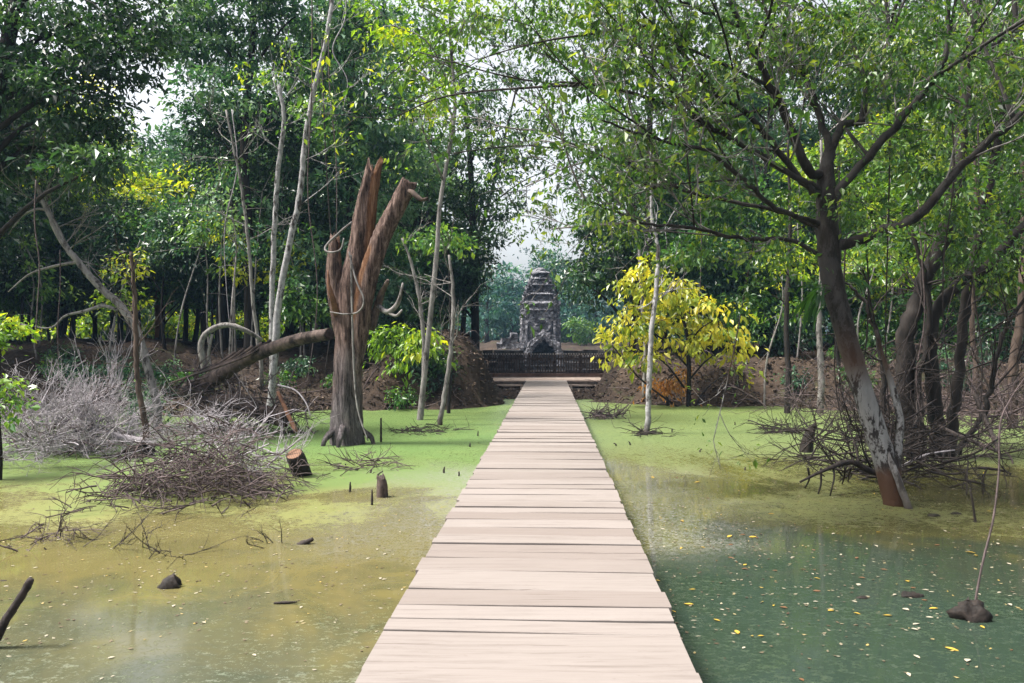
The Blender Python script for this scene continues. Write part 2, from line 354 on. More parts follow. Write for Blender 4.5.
for zz in (.2, .82):
    b2 = MB(); b2.box(((x0 + x1) / 2, fy + .045, DZ + zz), (x1 - x0, .04, .08)); b2.build('rail', m_pick, fn, False)
for x in np.linspace(x0, x1, 6):
    b2 = MB(); b2.box((x, fy + .1, DZ + .52), (.09, .09, 1.16)); b2.build('post', m_pick, fn, False)
b = MB(); b.box(((x0 + x1) / 2, fy - .1, DZ + .07), (x1 - x0, .14, .18), 0, 0, .008); b.build('bottom_beam', barkmat('reddish_timber', (.06, .036, .028), (.15, .09, .07), None, .6, 3, 1), fn, False)

# ------------------------------------------------------------------ temple
m_stone, t = newmat('weathered_sandstone'); v = OBJ(t)
n1 = NOISE(t, v, 2.3, 8, .8, .5); n2 = NOISE(t, v, 9, 6, .75); vo = N(t, 'ShaderNodeTexVoronoi', Vector=v, Scale=3.2).outputs['Distance']
c = RAMP(t, n1, [(.34, (.035, .033, .038)), (.44, (.12, .118, .134)), (.54, (.27, .268, .295)), (.66, (.53, .53, .56))])
c = MIX(t, RAMP(t, n2, [(.36, .75), (.52, 0.0)]), c, (.03, .028, .032))
finish(t, c, .9, M_(t, 'ADD', n2, vo), 1.0, .2, .15)
m_void = barkmat('doorway_shade_paint', (.004, .0035, .0035), (.010, .009, .009), None, .6, 3, 1)  # shade inside the doorway, painted as a near-black colour
m_base = barkmat('dark_base_stone', (.012, .011, .012), (.11, .105, .11), (.02, .019, .02), .55, 4, 1, csc=2)  # darker stone tone for the temple base and low walls
TY = 75.0; TX = P(540, 0, TY)[0]
def red(w):          # square plan with stepped (redented) corners
    a = w / 2; b_ = a * .82; c_ = a * .62
    q = [(a, -c_), (a, c_), (b_, c_), (b_, b_), (c_, b_), (c_, a)]
    pts = []
    for r in range(4):
        cr, sr = [1, 0, -1, 0][r], [0, 1, 0, -1][r]
        pts += [(x * cr - y * sr, x * sr + y * cr) for x, y in q]
    return np.array(pts)
def stack(mb, cx, cyy, prof, jit=.02):
    rings = [np.column_stack([red(w_) * (1 + rng.normal(0, jit, (24, 1))) + np.array([cx, cyy]), np.full(24, z) + rng.normal(0, jit, 24)]) for z, w_ in prof]
    n = len(rings); k = 24; ii, jj = np.meshgrid(np.arange(n - 1), np.arange(k), indexing='ij'); j2 = (jj + 1) % k
    mb.add(np.vstack(rings), [np.stack([ii * k + jj, ii * k + j2, (ii + 1) * k + j2, (ii + 1) * k + jj], -1).reshape(-1, 4), (np.arange(k) + (n - 1) * k)[None]])
def zt(py): return EYE - (py - CY) / FPX * TY
def rubble(mb, cx, cyy, z0, z1, w, nn, s0=.16):
    for q in range(nn):
        s_ = rng.integers(0, 4); u_ = rng.uniform(-.5, .5) * w; h = w / 2 * rng.choice([1.0, .92, .84])
        x, y = [(u_, -h), (h, u_), (u_, h), (-h, u_)][s_]
        mb.box((cx + x, cyy + y, rng.uniform(z0, z1)), rng.uniform(.5, 1.5, 3) * s0 * np.array([1, 1, 1.2]), rng.uniform(-.3, .3), 0, .02)
tp = empty('stone_temple', (TX, TY, -.4), 'grey carved stone tower temple with pointed dark doorway behind the fence', 'temple')
wpx = lambda px: px / FPX * TY
b = MB()
z = -.45
for q in range(4): stack(b, TX, TY, [(z, 7.6 - q * .85), (z + .22, 7.6 - q * .85), (z + .22, 7.35 - q * .85), (z + .42, 7.65 - q * .85)]); z += .42
b.build('stepped_base', m_base, tp, False)
b = MB(); wb = wpx(38); zA, zB = 1.2, zt(302)
stack(b, TX, TY, [(zA, wb * 1.06), (zA + .35, wb * 1.06), (zA + .4, wb * .96), (zA + .8, wb), (zA + 1.0, wb * .93), (zB - 1.0, wb * .92), (zB - .8, wb * 1.0), (zB - .5, wb * .95), (zB - .2, wb * 1.05), (zB, wb * .96)])
rubble(b, TX, TY, zA, zB, wb, 300, .17)
for q in range(6): b.box((TX, TY - wb * .5 - .05, zA + 1.7 + .24 * q), (1.7 - .26 * q, .3, .2), rng.normal(0, .03), 0, .03)
for sx in (-1, 1):
    for q in range(5): b.box((TX + sx * wb * (.36 + .035 * q), TY - wb * .5 + .1 * q, zA + 1.6), (.16, .25, 2.4 + .1 * q), 0, 0, .03)
b.build('tower_body', m_stone, tp, False)
def gable(mb, c, w_, h, d=.16, rz=0.0):      # a small pointed false pediment
    pts = np.array([(-.5, 0), (-.46, .35), (-.34, .5), (-.26, .72), (-.1, .86), (0, 1.05), (.1, .86), (.26, .72), (.34, .5), (.46, .35), (.5, 0)]) * np.array([w_, h])
    n = len(pts); cr_, sr_ = math.cos(rz), math.sin(rz)
    f = lambda yy, k_: np.array([[c[0] + x * k_ * cr_ - yy * sr_, c[1] + x * k_ * sr_ + yy * cr_, c[2] + z * k_] for x, z in pts])
    v_ = np.vstack([f(d, 1), f(-d, 1), f(-d * .2, .62)]); i_ = np.arange(n - 1)
    mb.add(v_, [np.vstack([np.stack([i_, i_ + 1, i_ + 1 + n, i_ + n], 1), np.stack([i_ + n, i_ + 1 + n, i_ + 1 + 2 * n, i_ + 2 * n], 1)]), (np.arange(n) + 2 * n)[None]])
for (pa, pb, wp) in ((303, 292, 33), (292, 283.5, 27), (283.5, 277.5, 21), (277.5, 273.5, 15)):
    b = MB(); z0, z1, ww = zt(pa), zt(pb), wpx(wp); H = z1 - z0
    stack(b, TX, TY, [(z0 - .05, ww * .9), (z0 + .08 * H, ww * .95), (z0 + .16 * H, ww * .82), (z0 + .55 * H, ww * .78), (z0 + .66 * H, ww * .95), (z0 + .74 * H, ww * 1.06), (z0 + .80 * H, ww * .86), (z0 + .92 * H, ww * .8), (z1, ww * .74)], .03)
    rubble(b, TX, TY, z0, z1, ww * .92, int(30 + ww * 26), .13)
    for (dx, dy, rz_) in ((0, -1, 0), (1, 0, math.pi / 2), (-1, 0, -math.pi / 2)): gable(b, (TX + dx * ww * .47, TY + dy * ww * .47, z0 + .02), ww * .34, H * .68, .22, rz_)
    for sx in (-1, -.62, .62, 1): gable(b, (TX + sx * ww * .44, TY - ww * (.46 if abs(sx) < 1 else .40), z0 + .05), ww * .13, H * .62, .16, rng.normal(0, .1))
    b.build('tier', m_stone, tp, False)
b = MB(); z0 = zt(274); k = 14; ann = np.linspace(0, 2 * math.pi, k, endpoint=False)
b.tube([(TX, TY, z0 + q) for q in (-.05, .08, .2, .26, .42, .5, .62)], [.85, .95, .7, .62, .55, .32, .08], 14, wob=.05)
b.build('lotus_finial', m_stone, tp, False)
# porch with pointed arch
PY_ = TY - wb * .5 - 1.7; sP = PY_ / FPX
def pp(px, py): return np.array([(px - CX) * sP, PY_, EYE - (py - CY) * sP])
oc = 544.0
outer = [(-20, 368), (-20, 352), (-17, 350), (-16, 343), (-10.5, 339), (-6, 335), (0, 329), (6, 335), (10.5, 339), (16, 343), (17, 350), (20, 352), (20, 368)]
inner = [(-13, 368), (-13, 357), (-12.4, 354), (-11, 350.5), (-8.4, 347), (-4.6, 343.5), (0, 339.5), (4.6, 343.5), (8.4, 347), (11, 350.5), (12.4, 354), (13, 357), (13, 368)]
b = MB(); n = len(outer)
O_ = np.array([pp(oc + a, q) for a, q in outer]); I_ = np.array([pp(oc + a, q) for a, q in inner]); O_[[0, -1], 2] = -.45; I_[[0, -1], 2] = -.45
dpt = np.array([0, 2.2, 0]); Mx = (O_ + I_) / 2 + np.array([0, -.16, 0])
vt = np.vstack([O_, Mx, I_, I_ + dpt, O_ + dpt]); s_ = np.arange(n - 1)
b.add(vt, [np.vstack([np.stack([s_ + a * n, s_ + 1 + a * n, s_ + 1 + c_ * n, s_ + c_ * n], 1) for a, c_ in ((0, 1), (1, 2), (2, 3), (4, 0))])])
for q in range(90):
    i_ = rng.integers(0, n - 1); u_ = rng.uniform(); f_ = rng.uniform(0, 1)
    pt = (O_[i_] * (1 - u_) + O_[i_ + 1] * u_) * f_ + (I_[i_] * (1 - u_) + I_[i_ + 1] * u_) * (1 - f_)
    b.box(pt, rng.uniform(.1, .3, 3), rng.uniform(-.5, .5), 0, .02)
b.build('porch', m_stone, tp, False)
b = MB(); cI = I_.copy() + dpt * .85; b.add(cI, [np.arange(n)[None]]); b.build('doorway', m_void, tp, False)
# low stone wall and block pile
for pa, pb, lab in ((452, 524, 'low dark stepped stone wall behind the fence left of the temple doorway'), (564, 632, 'low dark stepped stone wall behind the fence right of the temple doorway')):
    sw = empty('stone_wall', P(pa, 352, 45), lab, 'wall')
    for (zc, yy, th) in ((-.2, 43.2, .5), (.12, 43.5, .34), (.45, 44, .34), (.8, 44.6, .34), (1.15, 45.2, .34), (1.47, 45.8, .28)):
        b = MB(); x = P(pa, 0, 45)[0]; xe = P(pb, 0, 45)[0]
        while x < xe - .2:
            wd = min(rng.uniform(.5, 1.2), xe - x); b.box((x + wd / 2, yy, zc), (wd - .03, .6, th), rng.normal(0, .01), 0, .02); x += wd
        b.build('stone_course', m_base, sw, False)
sb = MB()
for px, py, wd in ((502, 346, .9), (510, 346, .8), (518, 346, 1.0), (506, 341, .8), (513, 340, .7), (514, 336, .6)): sb.box(P(px, py, 66), (wd, .8, .45), rng.normal(0, .2), 0, .04)
tag(sb.build('stone_block_pile', m_stone, None, False), 'small heap of grey stone blocks left of the temple tower', 'stone blocks')

# ------------------------------------------------------------------ foliage and trees
def spray_leaves(mb, clumps, L, dens, spread, per, var, droop=.4, W=.5, flat=.5, tw=None, twp=0.0, shell=.45):
    for (c, r) in clumps:
        c = np.asarray(c, float); r = np.asarray(r, float); rm = float(np.mean(r))
        ns = max(3, int(dens * 4 * math.pi * rm**2 / (2.25 * spread)**2))
        d = unit(rng.normal(0, 1, (ns, 3))); u = rng.uniform(shell**3, 1, ns)**(1 / 3)
        ph = rng.uniform(0, 6.28, 3)
        lump = 1 + .22 * np.sin(3 * d[:, 0] + ph[0]) + .2 * np.sin(4 * d[:, 2] + ph[1]) + .18 * np.sin(5 * d[:, 1] + ph[2])
        pc = c + d * r * (u * lump)[:, None]
        if twp and tw is not None:
            for q in np.nonzero(rng.uniform(0, 1, ns) < twp)[0]:
                a0 = c + (pc[q] - c) * .25; mid = (a0 + pc[q]) / 2 + np.array([0, 0, .06 * rm]) + rng.normal(0, .05 * rm, 3)
                tw.tube(spl([a0, mid, pc[q] + d[q] * spread * .8], 5), [.012 * rm + .006, .004], 3, cap=False)
        hv = np.clip(var[0] + rng.normal(0, var[1], ns) + rng.normal(0, .10), 0, 1)
        cnt = rng.integers(per[0], per[1], ns); ix = np.repeat(np.arange(ns), cnt); n = len(ix)
        off = rng.normal(0, 1, (n, 3)) * (spread * rng.uniform(.6, 1.15, ns))[ix][:, None] * np.array([1, 1, flat]); rad = np.linalg.norm(off[:, :2], axis=1); off[:, 2] -= droop * .5 * rad**2 / spread * .4
        lc = pc[ix] + off; o = unit(d[ix] * .6 + off / spread * .5)
        mb.leaves(lc, o, L, W, np.clip(hv[ix] + rng.normal(0, .12, n), 0, 1), droop)
def CL(lst, Y, dy=1.5):
    out = []
    for q in lst:
        px, py, rx, ry = q[:4]; yy = q[4] if len(q) > 4 else Y + rng.uniform(-dy, dy)
        out.append((P(px, py, yy), (rx / FPX * yy, (rx + ry) / 2 / FPX * yy, ry / FPX * yy)))
    return out
def tree(name, label, cat, group, trunk, rad, clumps, leaf, bark, L=.16, dens=1.0, spread=.35, per=(34, 64), var=(.4, .2), droop=.4, twp=.25, k=8, limb_r=.35, root=None, wob=.03, flat=.36, fork=True, lean_ground=True):
    trunk = [np.asarray(q, float) for q in trunk]
    if lean_ground: trunk[0] = np.array([trunk[0][0], trunk[0][1], float(ground(trunk[0][0], trunk[0][1])) - .15])
    e = root or empty(name, trunk[0], label, cat, group)
    tb = MB(); tp_ = spl(trunk, 6 * len(trunk)); rr = np.interp(np.linspace(0, 1, len(tp_)), [0, .06, 1], [rad[0] * 1.35, rad[0], rad[1]])
    tb.tube(tp_, rr, k, wob=wob)
    if fork:
        for c, r in clumps:
            c = np.asarray(c); dd = np.linalg.norm(tp_ - (c - np.array([0, 0, .8 * np.linalg.norm(c - tp_[np.argmin(np.linalg.norm(tp_ - c, axis=1))])])), axis=1)
            q = int(np.argmin(dd)); s0 = tp_[q]; mid = (s0 + c) / 2 + np.array([0, 0, .12 * np.linalg.norm(c - s0)]) + rng.normal(0, .06 * np.linalg.norm(c - s0) + .01, 3)
            tb.tube(spl([s0, mid, c], 8), [min(rr[q], rad[0]) * limb_r + .01, .02], max(5, k - 3), wob=wob)
    cr = MB(); spray_leaves(cr, clumps, L, dens, spread, per, var, droop, tw=tb, twp=twp, flat=flat)
    tb.build('trunk', BARK[bark], e); cr.build('crown', LEAF[leaf], e, False)
    return e
def tr(label, trunk, Y, rad, clumps, leaf, bark='dark', name='forest_tree', cat='tree', group=None, dy=1.8, **kw):
    return tree(name, label, cat, group, path(trunk, Y), rad, CL(clumps, Y, dy), leaf, bark, **kw)

# --- named forest trees, left to right
tr('large dark canopy tree at the upper left edge, drooping blue-green foliage', [(-60, 470), (-45, 330), (-22, 180), (4, 60), (30, -60)], 18, (.26, .12),
   [(20, 60, 60, 45), (85, 95, 55, 45), (120, 55, 45, 40), (60, 150, 50, 32), (105, 165, 38, 26), (0, 150, 40, 36), (60, -10, 80, 50), (135, 15, 45, 40), (-40, 60, 60, 60), (95, 130, 40, 40)], 'dark', L=.15, dens=1.0, spread=.26, var=(.42, .24), name='canopy_tree')
tr('sunlit yellow-green tree glowing behind the dark canopy at left', [(138, 350), (136, 280), (134, 200)], 40, (.2, .08),
   [(130, 190, 42, 40), (165, 218, 30, 34), (60, 105, 50, 36), (25, 108, 30, 30), (185, 236, 28, 28), (100, 225, 38, 30), (75, 190, 36, 30)], 'lime', L=.24, dens=.95, spread=.5, var=(.68, .25), name='sunlit_tree')  # sunlit look put into the brighter leaf tones
tr('pale hazy far tree in the sky gap at upper left', [(168, 340), (168, 240), (168, 150)], 66, (.25, .1),
   [(165, 160, 26, 22), (150, 185, 22, 20), (180, 185, 20, 22), (165, 215, 30, 24)], 'mid', L=.38, dens=.9, spread=.8, var=(.75, .2), name='far_tree')
tr('tall blue-green tree with dark trunk left of the pale twin trunks', [(250, 350), (248, 230), (244, 140), (252, 50), (255, -40)], 30, (.2, .09),
   [(205, 40, 42, 40), (255, 25, 45, 45), (305, 55, 36, 45), (225, 85, 38, 30), (200, 120, 28, 30), (240, -20, 70, 40), (320, 5, 36, 30), (180, 20, 24, 30)], 'teal', L=.2, dens=1.1, spread=.36, var=(.55, .24), name='tall_tree')
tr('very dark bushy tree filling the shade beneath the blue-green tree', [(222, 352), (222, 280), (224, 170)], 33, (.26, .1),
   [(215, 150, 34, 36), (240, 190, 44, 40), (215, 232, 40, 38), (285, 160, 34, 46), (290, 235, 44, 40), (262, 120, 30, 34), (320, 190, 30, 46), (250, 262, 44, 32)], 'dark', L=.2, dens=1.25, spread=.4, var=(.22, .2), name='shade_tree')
tr('tall mid-green tree directly behind the broken dead trunk', [(362, 352), (352, 240), (350, 120), (356, 0)], 31, (.22, .08),
   [(345, 55, 40, 48), (372, 120, 40, 36), (345, 185, 36, 46), (392, 215, 36, 38), (405, 150, 34, 36), (385, 280, 38, 34), (330, 262, 32, 34), (372, 20, 40, 34)], 'teal', L=.2, dens=1.05, spread=.36, var=(.6, .24), name='tall_tree')
tr('slender tree with grey stem and yellow-green leaves at top centre', [(418, 411), (430, 320), (437, 250), (440, 205), (449, 150), (455, 105), (450, 30), (452, -40)], 22, (.075, .03),
   [(392, 25, 28, 26), (430, 55, 32, 30), (400, 70, 24, 24), (418, 5, 34, 24), (465, 20, 30, 30), (448, 118, 26, 22), (440, 90, 30, 24), (420, 100, 24, 20)], 'lime', 'grey', L=.17, dens=.55, spread=.34, var=(.28, .24), name='slender_tree', twp=.7)
tr('airy dark tree left of the sky gap with leaves thinning upward', [(476, 350), (474, 260), (470, 160), (462, 80)], 40, (.22, .08),
   [(468, 150, 30, 36), (455, 205, 34, 34), (474, 245, 26, 24), (430, 258, 28, 36), (440, 300, 26, 26), (500, 130, 24, 22), (470, 95, 26, 26), (495, 205, 20, 22)], 'dark', L=.24, dens=.8, spread=.45, var=(.6, .25), name='airy_tree')
tr('blue-green tree standing close behind the right shoulder of the temple tower', [(556, 345), (556, 300), (556, 262)], 96, (.22, .08),
   [(556, 262, 14, 12), (546, 276, 12, 12), (568, 272, 14, 14), (560, 290, 16, 12)], 'teal', L=.45, dens=1.0, spread=.8, var=(.4, .25), name='airy_tree')
tr('dense dark tree right of the temple tower, above the fence end', [(634, 352), (636, 290), (632, 200), (628, 150)], 35, (.24, .08),
   [(602, 262, 32, 26), (592, 222, 22, 24), (632, 238, 34, 34), (622, 282, 40, 22), (652, 205, 30, 32), (612, 180, 26, 26), (640, 160, 30, 28), (580, 280, 18, 16)], 'dark', L=.2, dens=1.15, spread=.38, var=(.5, .26), name='dense_tree')
tr('mid-green tree with drooping sprays behind the yellow shrub', [(712, 352), (708, 280), (700, 200)], 37, (.2, .08),
   [(700, 175, 36, 34), (680, 225, 34, 34), (725, 245, 38, 32), (735, 200, 34, 30), (705, 285, 38, 26), (755, 285, 38, 28), (670, 180, 30, 28)], 'mid', L=.21, dens=1.05, spread=.4, var=(.45, .25), name='dense_tree')
tr('bluish green tree behind the hanging fern on the right', [(790, 355), (792, 280), (796, 210)], 35, (.2, .08),
   [(770, 235, 36, 32), (800, 265, 40, 32), (785, 300, 38, 24), (820, 225, 34, 34), (770, 195, 34, 30)], 'teal', L=.2, dens=1.0, spread=.38, var=(.45, .25), name='dense_tree')
tr('sunny yellow-green tree seen between the big tree branches at right', [(876, 352), (874, 280), (872, 200)], 31, (.18, .07),
   [(850, 190, 40, 36), (880, 230, 40, 34), (905, 185, 36, 34), (870, 275, 44, 30), (925, 240, 38, 36), (840, 250, 30, 30), (815, 165, 30, 30), (890, 140, 40, 32)], 'lime', L=.18, dens=.95, spread=.36, var=(.28, .25), name='sunlit_tree')
tr('olive tree at the far right edge behind the multi-stem tree', [(985, 355), (984, 280), (990, 150)], 29, (.2, .08),
   [(985, 150, 44, 40), (1010, 210, 40, 44), (965, 225, 38, 40), (1000, 280, 44, 34), (960, 290, 36, 28), (1010, 80, 44, 40), (950, 160, 34, 34), (1040, 140, 40, 60)], 'olive', L=.17, dens=1.0, spread=.34, var=(.5, .26), name='forest_tree')
tr('tall airy green tree rising behind the left reach of the big tree', [(640, 350), (648, 250), (650, 120), (655, 0)], 33, (.2, .06),
   [(620, 60, 34, 30), (665, 110, 34, 30), (650, 10, 44, 30), (610, 120, 28, 26), (690, 50, 36, 34), (700, 150, 30, 26)], 'mid', L=.19, dens=.62, spread=.34, var=(.4, .25), name='airy_tree')
tr('tall grey-green tree rising behind the fork of the big tree', [(765, 350), (762, 250), (770, 120), (772, 0)], 36, (.22, .07),
   [(745, 100, 34, 30), (785, 60, 34, 34), (730, 30, 36, 30), (790, 140, 34, 28), (760, -10, 50, 26), (830, 60, 40, 40), (740, 160, 30, 24)], 'teal', L=.2, dens=.7, spread=.36, var=(.45, .25), name='airy_tree')
tr('tall leafy tree towering behind the right half of the big tree', [(905, 350), (902, 250), (905, 120), (900, 0)], 34, (.22, .07),
   [(880, 90, 40, 36), (930, 60, 40, 40), (900, 10, 50, 34), (960, 110, 38, 36), (850, 30, 36, 34), (990, 30, 44, 44)], 'mid', L=.2, dens=.9, spread=.36, var=(.45, .25), name='tall_tree')
tr('pale green treetop just left of the central sky gap', [(425, 350), (415, 250), (412, 120), (415, 40)], 38, (.2, .06),
   [(412, 30, 34, 28), (395, 80, 28, 30), (440, 60, 24, 24), (425, 120, 26, 30), (470, 15, 26, 20), (415, 180, 28, 30)], 'mid', L=.22, dens=.75, spread=.4, var=(.6, .25), name='airy_tree')
tr('thin airy tree whose sparse leaves break up the sky gap above the temple', [(462, 350), (468, 280), (492, 190), (516, 90)], 47, (.16, .05),
   [(500, 215, 26, 22), (530, 190, 26, 22), (515, 150, 26, 24), (490, 165, 22, 22), (545, 220, 18, 14), (535, 110, 26, 26), (505, 80, 26, 26), (550, 60, 24, 26), (480, 110, 22, 24), (565, 165, 20, 20)], 'dark', L=.24, dens=.46, spread=.5, var=(.55, .25), name='airy_tree', twp=.9)
tr('second airy tree right of the sky gap with leaves thinning toward the middle', [(636, 350), (628, 270), (600, 170), (582, 60)], 44, (.16, .05),
   [(590, 190, 26, 24), (575, 130, 24, 28), (600, 140, 28, 28), (585, 70, 28, 28), (610, 80, 26, 28), (560, 20, 34, 22), (600, 20, 34, 24), (515, 25, 30, 22)], 'mid', L=.23, dens=.52, spread=.46, var=(.4, .25), name='airy_tree', twp=.9)
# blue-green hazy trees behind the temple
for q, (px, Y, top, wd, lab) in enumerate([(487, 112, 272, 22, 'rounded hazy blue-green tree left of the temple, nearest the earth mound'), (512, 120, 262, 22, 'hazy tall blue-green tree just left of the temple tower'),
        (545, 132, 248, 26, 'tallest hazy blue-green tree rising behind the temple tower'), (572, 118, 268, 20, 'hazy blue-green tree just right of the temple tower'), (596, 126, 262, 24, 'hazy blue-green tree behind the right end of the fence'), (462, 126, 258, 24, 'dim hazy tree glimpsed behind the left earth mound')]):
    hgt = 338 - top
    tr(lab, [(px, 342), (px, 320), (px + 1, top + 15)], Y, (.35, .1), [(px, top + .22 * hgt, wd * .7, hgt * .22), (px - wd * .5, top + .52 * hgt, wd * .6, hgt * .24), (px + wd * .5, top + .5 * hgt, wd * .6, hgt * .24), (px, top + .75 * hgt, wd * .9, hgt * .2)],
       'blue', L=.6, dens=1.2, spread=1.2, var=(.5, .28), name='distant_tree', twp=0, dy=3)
tr('small bright bush on the ground right of the temple', [(580, 345), (580, 335)], 100, (.1, .05), [(578, 328, 14, 10), (588, 332, 10, 8)], 'mid', L=.5, dens=1.2, spread=.8, var=(.6, .2), name='bush', cat='bush', twp=0)

# --- the rest of the forest wall: four builds, copied
def proto(label, leaf, bark, h, cr, n, var, L=.24, spread=.45, dens=1.0):
    cl = []
    for q in range(n):
        a = rng.uniform(0, 6.28); r = cr * rng.uniform(.2, .85); z = h * rng.uniform(.32, .95); s_ = cr * rng.uniform(.4, .62) * (1.1 - .5 * abs(z / h - .6))
        cl.append((np.array([r * math.cos(a), r * math.sin(a), z]), (s_, s_, s_ * .8)))
    return tree('forest_tree', label, 'tree', None, [(0, 0, 0), (.15, .1, h * .35), (-.1, .2, h * .7), (0, 0, h * .95)], (h * .016, .05), cl, leaf, bark, L=L, dens=dens, spread=spread, var=var, lean_ground=False, twp=.1)
protos = [proto('x', 'dark', 'dark', 13, 3.4, 13, (.35, .25)), proto('x', 'teal', 'brown', 12, 3.0, 12, (.45, .25)), proto('x', 'mid', 'dark', 14, 3.2, 13, (.45, .25)), proto('x', 'olive', 'brown', 11, 3.0, 11, (.4, .25))]
used = set()
def place(px, Y, k, sc, label, group=None):
    o = protos[k] if k not in used else copy_tree(protos[k])
    used.add(k); p = P(px, 340, Y); o.location = (p[0], p[1], float(ground(p[0], p[1])) - .2); o.rotation_euler.z = rng.uniform(0, 6.28)
    s_ = sc * rng.uniform(.92, 1.08); o.scale = (s_, s_, s_ * rng.uniform(.95, 1.1)); o['label'] = label
    if group: o['group'] = group
GL, GC, GR = 'trees in the left forest wall', 'trees in the forest wall behind the dead trunk', 'trees in the right forest wall'
for px, Y, k, sc in [(10, 36, 0, .95), (60, 44, 0, 1.0), (120, 47, 2, .72), (205, 46, 1, 1.0), (290, 42, 0, 1.1), (-40, 34, 1, 1), (320, 50, 2, 1.2), (-70, 28, 0, 1.0), (-150, 27, 1, 1.0), (-220, 25, 2, .9), (-300, 27, 0, 1.0)]:
    place(px, Y, k, sc, 'forest tree standing in the shadowy wall of trees left of the dead trunk', GL)
for px, Y, k, sc in [(345, 40, 2, 1.15), (395, 44, 1, 1.0), (425, 37, 0, .7), (445, 52, 2, .8)]:
    place(px, Y, k, sc, 'forest tree in the green wall between the dead trunk and temple gap', GC)
for px, Y, k, sc in [(665, 44, 1, .95), (720, 46, 2, 1.0), (775, 42, 0, .95), (840, 40, 3, 1.1), (905, 38, 2, 1.05), (950, 42, 0, 1.1), (1000, 36, 3, 1.1), (1050, 33, 3, 1.1), (1085, 28, 2, 1.1), (1140, 25, 3, 1.0), (1190, 28, 0, 1.1)]:
    place(px, Y, k, sc, 'forest tree standing in the green wall of trees right of the temple', GR)

def under(label, leaf):
    cl = []
    for q in range(12):
        a = rng.uniform(0, 6.28); r = 2.4 * rng.uniform(0, 1)**.5; s_ = rng.uniform(1.0, 1.5); cl.append((np.array([r * math.cos(a), r * math.sin(a), rng.uniform(2.6, 6.2)]), (s_, s_, s_ * .75)))
    return tree('understory_tree', label, 'tree', None, [(0, 0, 0), (.2, 0, 1.8), (0, .1, 3.5), (0, 0, 5)], (.13, .05), cl, leaf, 'dark', L=.2, dens=1.0, spread=.4, var=(.3, .24), lean_ground=False, twp=.1)
protos += [under('x', 'dark'), under('x', 'teal'), under('x', 'mid')]
for q, px in enumerate(range(-70, 335, 33)):
    place(px, rng.uniform(35, 42), [4, 5, 4, 6][q % 4], rng.uniform(.85, 1.05), 'low dense tree filling the dark band under the left forest canopy', 'low trees of the left forest')
for q, px in enumerate((345, 375, 405, 428)):
    place(px, rng.uniform(33, 40), [5, 6, 4, 5][q], rng.uniform(.75, .9), 'low dense tree between the broken dead trunk and the temple gap', 'low trees left of the temple gap')
for q, px in enumerate(range(655, 1090, 36)):
    place(px, rng.uniform(33, 40), [4, 6, 5, 6][q % 4], rng.uniform(.8, 1.05), 'low dense tree in the green wall at the right of the temple', 'low trees of the right forest')

# --- shade-giving understory shrubs at left and right
def shrub(px, py, Y, rx, ry, leaf, label, group=None, name='shrub', dens=1.0, L=.18, var=(.3, .22), spread=.32, droop=.5, per=(26, 44), bark='dark'):
    p = P(px, py, Y); rr = (rx / FPX * Y, (rx + ry) * .5 / FPX * Y, ry / FPX * Y); g = float(ground(p[0], p[1]))
    cl = [(p + rng.normal(0, .45, 3) * np.array(rr), np.array(rr) * rng.uniform(.5, .75)) for q in range(5)]
    base = np.array([p[0], p[1], g])
    return tree(name, label, 'shrub', group, [base, (base + p) / 2 + rng.normal(0, .1, 3), p], (.05 + .02 * rr[0], .02), cl, leaf, bark, L=L, dens=dens, spread=spread, var=var, droop=droop, per=per, twp=.3, k=6)
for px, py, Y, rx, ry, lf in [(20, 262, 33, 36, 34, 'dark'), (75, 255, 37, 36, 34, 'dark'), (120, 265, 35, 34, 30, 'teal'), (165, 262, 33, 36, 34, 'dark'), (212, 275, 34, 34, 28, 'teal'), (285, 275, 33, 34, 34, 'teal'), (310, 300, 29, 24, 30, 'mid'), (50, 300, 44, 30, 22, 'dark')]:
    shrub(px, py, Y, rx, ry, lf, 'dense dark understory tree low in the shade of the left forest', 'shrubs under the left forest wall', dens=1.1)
for px, py, Y, rx, ry in [(100, 322, 52, 30, 12), (180, 324, 54, 30, 12), (245, 322, 50, 26, 12), (40, 325, 56, 30, 12)]:
    shrub(px, py, Y, rx, ry, 'lime', 'bright green undergrowth glimpsed between dark trunks beneath the left forest', 'bright undergrowth beyond the left trunks', name='undergrowth_bush', L=.3, spread=.5, var=(.45, .3))
for px, py, Y, rx, ry, lf in [(745, 322, 32, 30, 22, 'mid'), (795, 330, 31, 30, 20, 'dark'), (850, 315, 30, 36, 26, 'olive'), (905, 325, 29, 34, 26, 'mid'), (960, 325, 28, 34, 28, 'olive'), (1010, 330, 27, 34, 30, 'dark'), (690, 310, 33, 30, 22, 'dark')]:
    shrub(px, py, Y, rx, ry, lf, 'leafy undergrowth low on the right bank between the shrub and the frame edge', 'shrubs on the right bank', dens=.9, name='undergrowth_bush')
shrub(392, 348, 26.5, 30, 36, 'lime', 'hanging yellow-green bush on the bank beside the broken dead trunk', L=.22, dens=.5, var=(.25, .25), droop=1.3, spread=.25)
shrub(448, 232, 24, 24, 20, 'mid', 'small tuft of fresh green leaves on the slender stem above the mound', L=.17, dens=.5, var=(.7, .2), name='leaf_tuft')
shrub(-4, 400, 12.5, 20, 50, 'mid', 'bright green leafy bush at the left edge beside bleached twigs', L=.11, dens=.3, var=(.7, .25), spread=.17)
shrub(0, 335, 13.5, 16, 22, 'lime', 'yellow-green leaf spray high at the left edge above the bush', L=.11, dens=.6, var=(.4, .25), spread=.17, name='leaf_spray_bush')
shrub(100, 375, 25, 26, 14, 'teal', 'low dark bush on the shaded slope behind the forked bare twig', L=.13, dens=.8, spread=.2)
